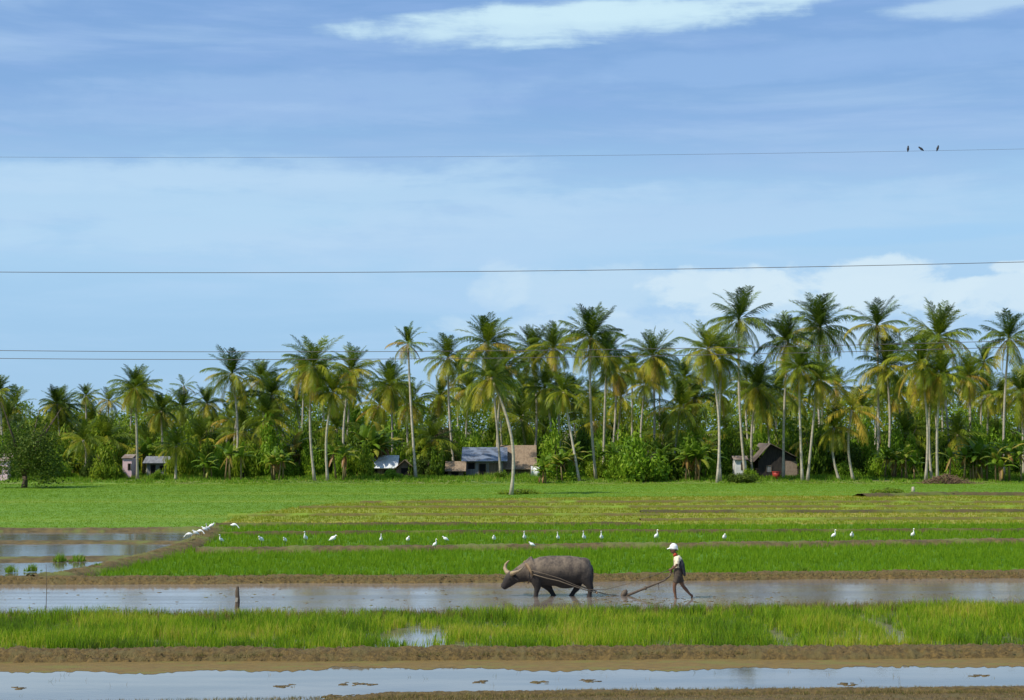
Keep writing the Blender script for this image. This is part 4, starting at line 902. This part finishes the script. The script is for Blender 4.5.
root = empty('water_buffalo', O, label='mud-caked grey brown water buffalo wading left through the ploughed water', cat='water buffalo')
link('body', remeshed(mb, .028, 'body', M['hide'], 9), root)
def part(fn, name, mat, parent, smooth=True): mb = MB(); fn(mb); return mb.build(name, mat, parent, smooth)
part(lambda k: k.tube([B(511, 574, .06), B(507, 572.8, .24), B(505, 569.5, .36), B(506, 565.5, .40), B(508.2, 562.8, .36), B(509.8, 561.5, .30)], [.075, .07, .058, .044, .026, .006], 10), 'horn', M['horn'], root)
part(lambda k: k.tube([B(512.5, 574.2, -.08), B(512.2, 572.8, -.26), B(514.5, 571.8, -.40), B(518.5, 570.3, -.46), B(522, 567.8, -.42), B(524.5, 565.2, -.34)], [.075, .068, .056, .042, .026, .006], 10), 'horn', M['horn'], root)
for sy in (-1, 1):
    e = part(lambda k: k.tube([B(513.5, 576, sy * .12), B(515.5, 577.5, sy * .24), B(517.8, 579.3, sy * .32), B(519.3, 580.6, sy * .34)], [(.03, .02), (.07, .02), (.055, .015), (.01, .008)], 10), 'ear', M['hide'], root)
    part(lambda k: k.ball(B(509.5, 578.2, sy * .135), .022, 8), 'eye', M['skin_dark'], root)
    part(lambda k: k.ball(B(503.3, 587.0, sy * .065), (.022, .03, .022), 8), 'nostril', M['skin_dark'], root)
tl = part(lambda k: k.tube([B(590.5, 566), B(592.3, 570), B(592.6, 577), B(591.8, 584)], [.045, .035, .025, .02], 8), 'tail', M['hide'], root); part(lambda k: k.tube([B(591.9, 583), B(591.6, 586), B(591.4, 589)], [.02, .04, .01], 8), 'tuft', M['skin_dark'], tl)
# harness
hr = empty('plow_harness', O, label='wooden neck yoke with two trace ropes along the buffalo\'s flanks', cat='harness')
part(lambda k: k.tube([B(533, 575, -.36), B(530, 569, -.33), B(526.5, 564.5, -.16), B(525.3, 562.6, 0), B(526.5, 564.5, .16), B(530, 569, .33), B(533, 575, .36)], [.035, .045, .055, .06, .055, .045, .035], 9), 'yoke', M['yokew'], hr)
part(lambda k: k.tube([B(533, 575, -.36), B(529, 581, -.24), B(528, 583.5, 0), B(529, 581, .24), B(533, 575, .36)], .018, 6), 'neck_strap', M['strap'], hr)
for sy in (-1, 1):
    part(lambda k: k.tube([B(533, 573.5, sy * .36), B(546, 577, sy * .46), B(558, 579.5, sy * .50), B(572, 584.5, sy * .50), B(584, 588.5, sy * .42), B(596, 592, sy * .30)], .016, 6), 'trace_rope', M['rope'], hr)
part(lambda k: k.tube([B(531, 569.5, -.36), B(545, 573, -.445), B(560, 577.5, -.49), B(575, 584, -.48), B(588, 588.5, -.38), B(604, 589.5, -.12), B(630, 583, .0), B(668, 570, -.12)], .010, 5), 'rein', M['rope'], hr)
part(lambda k: k.tube([B(596, 592, -.34), B(596, 592, .34)], .03, 8), 'spreader_bar', M['yokew'], hr)
part(lambda k: k.tube([B(596, 592, 0), B(608, 594.5, 0), B(621, 596.5, 0)], .014, 6), 'tow_rope', M['rope'], hr)
# plow
pw = empty('wooden_plow', O + Vector(((622 - 545) * SC, 0, 0)), label='dark wooden plow dragged between the buffalo and the man', cat='plow')
def Q(px, py, y=0.0): return Vector(((px - 622) * SC, y, (596 - py) * SC))
M['ironwood'] = rough_mat('muddy_plow_wood', (.13, .095, .065), (.075, .055, .04), 5, .7, .3, .01)
part(lambda k: k.tube([Q(625, 596), Q(634, 592.5), Q(643, 588.8), Q(655, 584.0), Q(664, 580.4), Q(669, 576.5), Q(671.0, 571.5)], [.045, .042, .038, .032, .028, .025, .022], 9), 'handle', M['ironwood'], pw)
part(lambda k: k.tube([Q(644, 588.5), Q(646, 588)], [.058, .054], 9), 'collar', M['ironwood'], pw)
part(lambda k: (k.tube([Q(620.5, 598), Q(622.5, 595.5), Q(624.8, 592), Q(626.5, 590)], [(.04, .03), (.07, .08), (.06, .085), (.03, .03)], 9), k.tube([Q(621, 596, -.02), Q(624, 599.5, -.03), Q(628, 600.5, -.03)], [(.12, .04), (.09, .03), (.02, .01)], 8)), 'plow_body', M['ironwood'], pw)
part(lambda k: (k.tube([Q(620.5, 598, .02), Q(617, 600.5, 0), Q(612, 602, 0)], [(.09, .03), (.07, .02), (.01, .01)], 8)), 'share', M['skin_dark'], pw)
part(lambda k: k.tube([Q(658, 583), Q(658.2, 590)], [.012, .009], 5), 'peg', M['ironwood'], pw)
# man
OM = G(678, 598.5); SM = OM.y / F
def H(px, py, y=0.0): return Vector(((px - 678) * SM, y, (598.5 - py) * SM))
mb = MB()
mb.tube([H(678.2, 577, 0), H(678.3, 572, 0), H(678.2, 566, 0), H(677.8, 560.5, 0), H(676.8, 556.8, 0)], [(.15, .10), (.135, .095), (.15, .105), (.165, .11), (.10, .07)], 14)
mb.tube([H(676.6, 557, 0), H(675.2, 554.2, 0), H(674.2, 552.4, 0)], [.06, .052, .05], 10)
mb.tube([H(674.6, 553.6), H(673.8, 552.2), H(673.4, 550.6), H(673.5, 548.9), H(673.9, 547.5), H(674.1, 546.8)], [(.035, .04), (.062, .075), (.072, .092), (.076, .1), (.06, .08), (.02, .03)], 12, a=0)
mb.tube([H(670.9, 550.9), H(670.3, 551.6), H(670.9, 552)], [.012, .018, .012], 6)      # nose
mb.tube([H(671.5, 553.2), H(671.1, 553.5)], [.014, .010], 6)
for sy in (-1, 1): mb.tube([H(674.0, 550.4, sy * .072), H(674.4, 550.8, sy * .088)], [.026, .016], 6)
# legs: near (left) leg forward, far leg pushing back
mb.tube([H(677.6, 576, -.085), H(675.8, 581, -.09), H(674.1, 585.6, -.09), H(674.2, 590, -.09), H(675.0, 594.5, -.09), H(675.6, 598.2, -.09)], [.088, .075, .055, .054, .038, .036], 10)
mb.tube([H(676.2, 598.6, -.09), H(674.6, 599.2, -.09), H(671.8, 600, -.09)], [.04, .038, .018], 8)
mb.tube([H(679.4, 576, .085), H(681.0, 581, .09), H(683.2, 586.2, .09), H(686.2, 589.8, .09), H(689.2, 593.4, .09), H(691.4, 595.6, .09)], [.088, .075, .056, .054, .038, .034], 10)
mb.tube([H(691.8, 594.8, .09), H(692.4, 597, .09), H(691.6, 599.4, .09)], [.036, .038, .02], 8)
# arms: near arm forward to the handle, far arm back along the body
mb.tube([H(677.4, 558, -.17), H(676.8, 561.5, -.20), H(676.2, 565.0, -.21), H(673.8, 567.2, -.17), H(672.0, 568.6, -.13)], [.052, .045, .037, .031, .025], 10)
mb.tube([H(677.6, 558, .17), H(677.0, 562, .20), H(676.0, 565.6, .20), H(673.4, 568, .12), H(672.0, 570.2, .04)], [.052, .045, .037, .031, .025], 10)
def hand(wx, wy, y, cx, cy, cyy):
    w0, c = H(wx, wy, y), H(cx, cy, cyy); dr = (c - w0).normalized(); sd = dr.cross(Vector((0, 1, 0))).normalized()
    pm = w0 + dr * .05; mb.tube([w0, pm, w0 + dr * .085], [(.028, .026), (.036, .034), (.034, .030)], 8)
    for k, l in enumerate((.050, .060, .056, .044)):
        o = w0 + dr * .075 + sd * (.030 - k * .019); q1 = o + dr * l * .5 + Vector((0, -.008, 0)); q2 = q1 + dr * l * .12 + Vector((0, .028, 0)); mb.tube([o, q1, q2], [.0095, .009, .008], 6)
    o = w0 + dr * .03 + sd * .026; mb.tube([o, o + sd * .028 + dr * .02, o + sd * .03 + dr * .05], [.011, .010, .008], 6)
hand(672.0, 568.6, -.13, 669.2, 569.9, -.12); hand(672.0, 570.2, .04, 670.9, 572.0, .0)
M['skin'] = rough_mat('brown_skin', (.15, .075, .042), (.11, .055, .032), 8, .5, 0)
man = empty('person', OM, label='barefoot farmer in white cap and cream shirt walking behind the plow', cat='person')
link('body', remeshed(mb, .009, 'body', M['skin'], 2), man)
for sy in (-1, 1): part(lambda k: k.ball(H(671.2, 550.2, sy * .032), .011, 8), 'eye', M['skin_dark'], man)
part(lambda k: k.ball(H(674.6, 549.2), (.098, .084, .082), 12), 'hair', M['skin_dark'], man)
M['cap'] = plain('white_cap', (.85, .84, .80), .7, .06); M['shirt'] = rough_mat('cream_shirt', (.82, .73, .53), (.62, .50, .34), 7, .85, .8, .03); M['shorts'] = rough_mat('dark_brown_shorts', (.085, .062, .045), (.05, .04, .03), 8, .9, 0)
M['jacket'] = plain('dark_cloth', (.035, .037, .045), .85); M['scarf'] = plain('red_cloth', (.50, .07, .03), .8)
def capf(k):
    k.tube([H(673.9, 549.6), H(673.9, 548.2), H(674.1, 546.0), H(674.3, 544.3), H(674.4, 543.7)], [(.100, .118), (.105, .126), (.096, .112), (.055, .065), (.01, .012)], 16)
    k.tube([H(671.6, 548.3), H(669.4, 548.8), H(667.3, 549.5)], [(.095, .022), (.085, .016), (.05, .010)], 12)
    k.tube([H(676.6, 547.0), H(677.8, 549.2), H(678.2, 550.6)], [(.07, .02), (.075, .014), (.05, .01)], 10)
mb = MB(); capf(mb); link('cap', remeshed(mb, .011, 'cap', M['cap'], 2), man)
mb = MB(); mb.tube([H(678.2, 570.5), H(678.3, 568), H(678.3, 564), H(677.9, 559.5), H(677.0, 556.2)], [(.168, .128), (.162, .122), (.172, .128), (.188, .128), (.11, .085)], 16)
mb.tube([H(677.6, 557.6, -.15), H(676.9, 561.5, -.205), H(676.5, 564, -.215)], [.068, .066, .066], 10); mb.tube([H(677.8, 557.6, .15), H(677.1, 561.5, .205), H(676.7, 564, .21)], [.068, .066, .066], 10)
link('shirt', remeshed(mb, .012, 'shirt', M['shirt'], 2), man)
mb = MB(); mb.tube([H(678.2, 577.5), H(678.2, 573), H(678.2, 567.8)], [(.155, .13), (.178, .14), (.175, .138)], 14)
mb.tube([H(677.6, 575, -.085), H(676.2, 580, -.09), H(675.3, 582.6, -.09)], [.105, .095, .092], 10); mb.tube([H(679.4, 575, .085), H(680.8, 580, .09), H(681.8, 582.8, .09)], [.105, .095, .092], 10)
link('shorts', remeshed(mb, .012, 'shorts', M['shorts'], 2), man)
part(lambda k: k.tube([H(675.9, 555.8), H(675.0, 554.6), H(674.3, 553.9)], [(.085, .072), (.075, .062), (.066, .056)], 12), 'scarf', M['scarf'], man)
# dark jacket tied over the back, hanging to the hip
mb = MB(); mb.tube([H(681.6, 560, -.04), H(682.2, 564, -.06), H(682.8, 569, -.06), H(683.8, 573, -.05), H(684.8, 576, -.04)], [(.11, .035), (.15, .06), (.15, .065), (.12, .05), (.05, .03)], 12)
mb.tube([H(680.2, 561, -.17), H(680.6, 565.5, -.185), H(681.2, 568.5, -.17)], [(.03, .05), (.035, .07), (.02, .05)], 8)
link('jacket', remeshed(mb, .012, 'jacket', M['jacket'], 3), man)
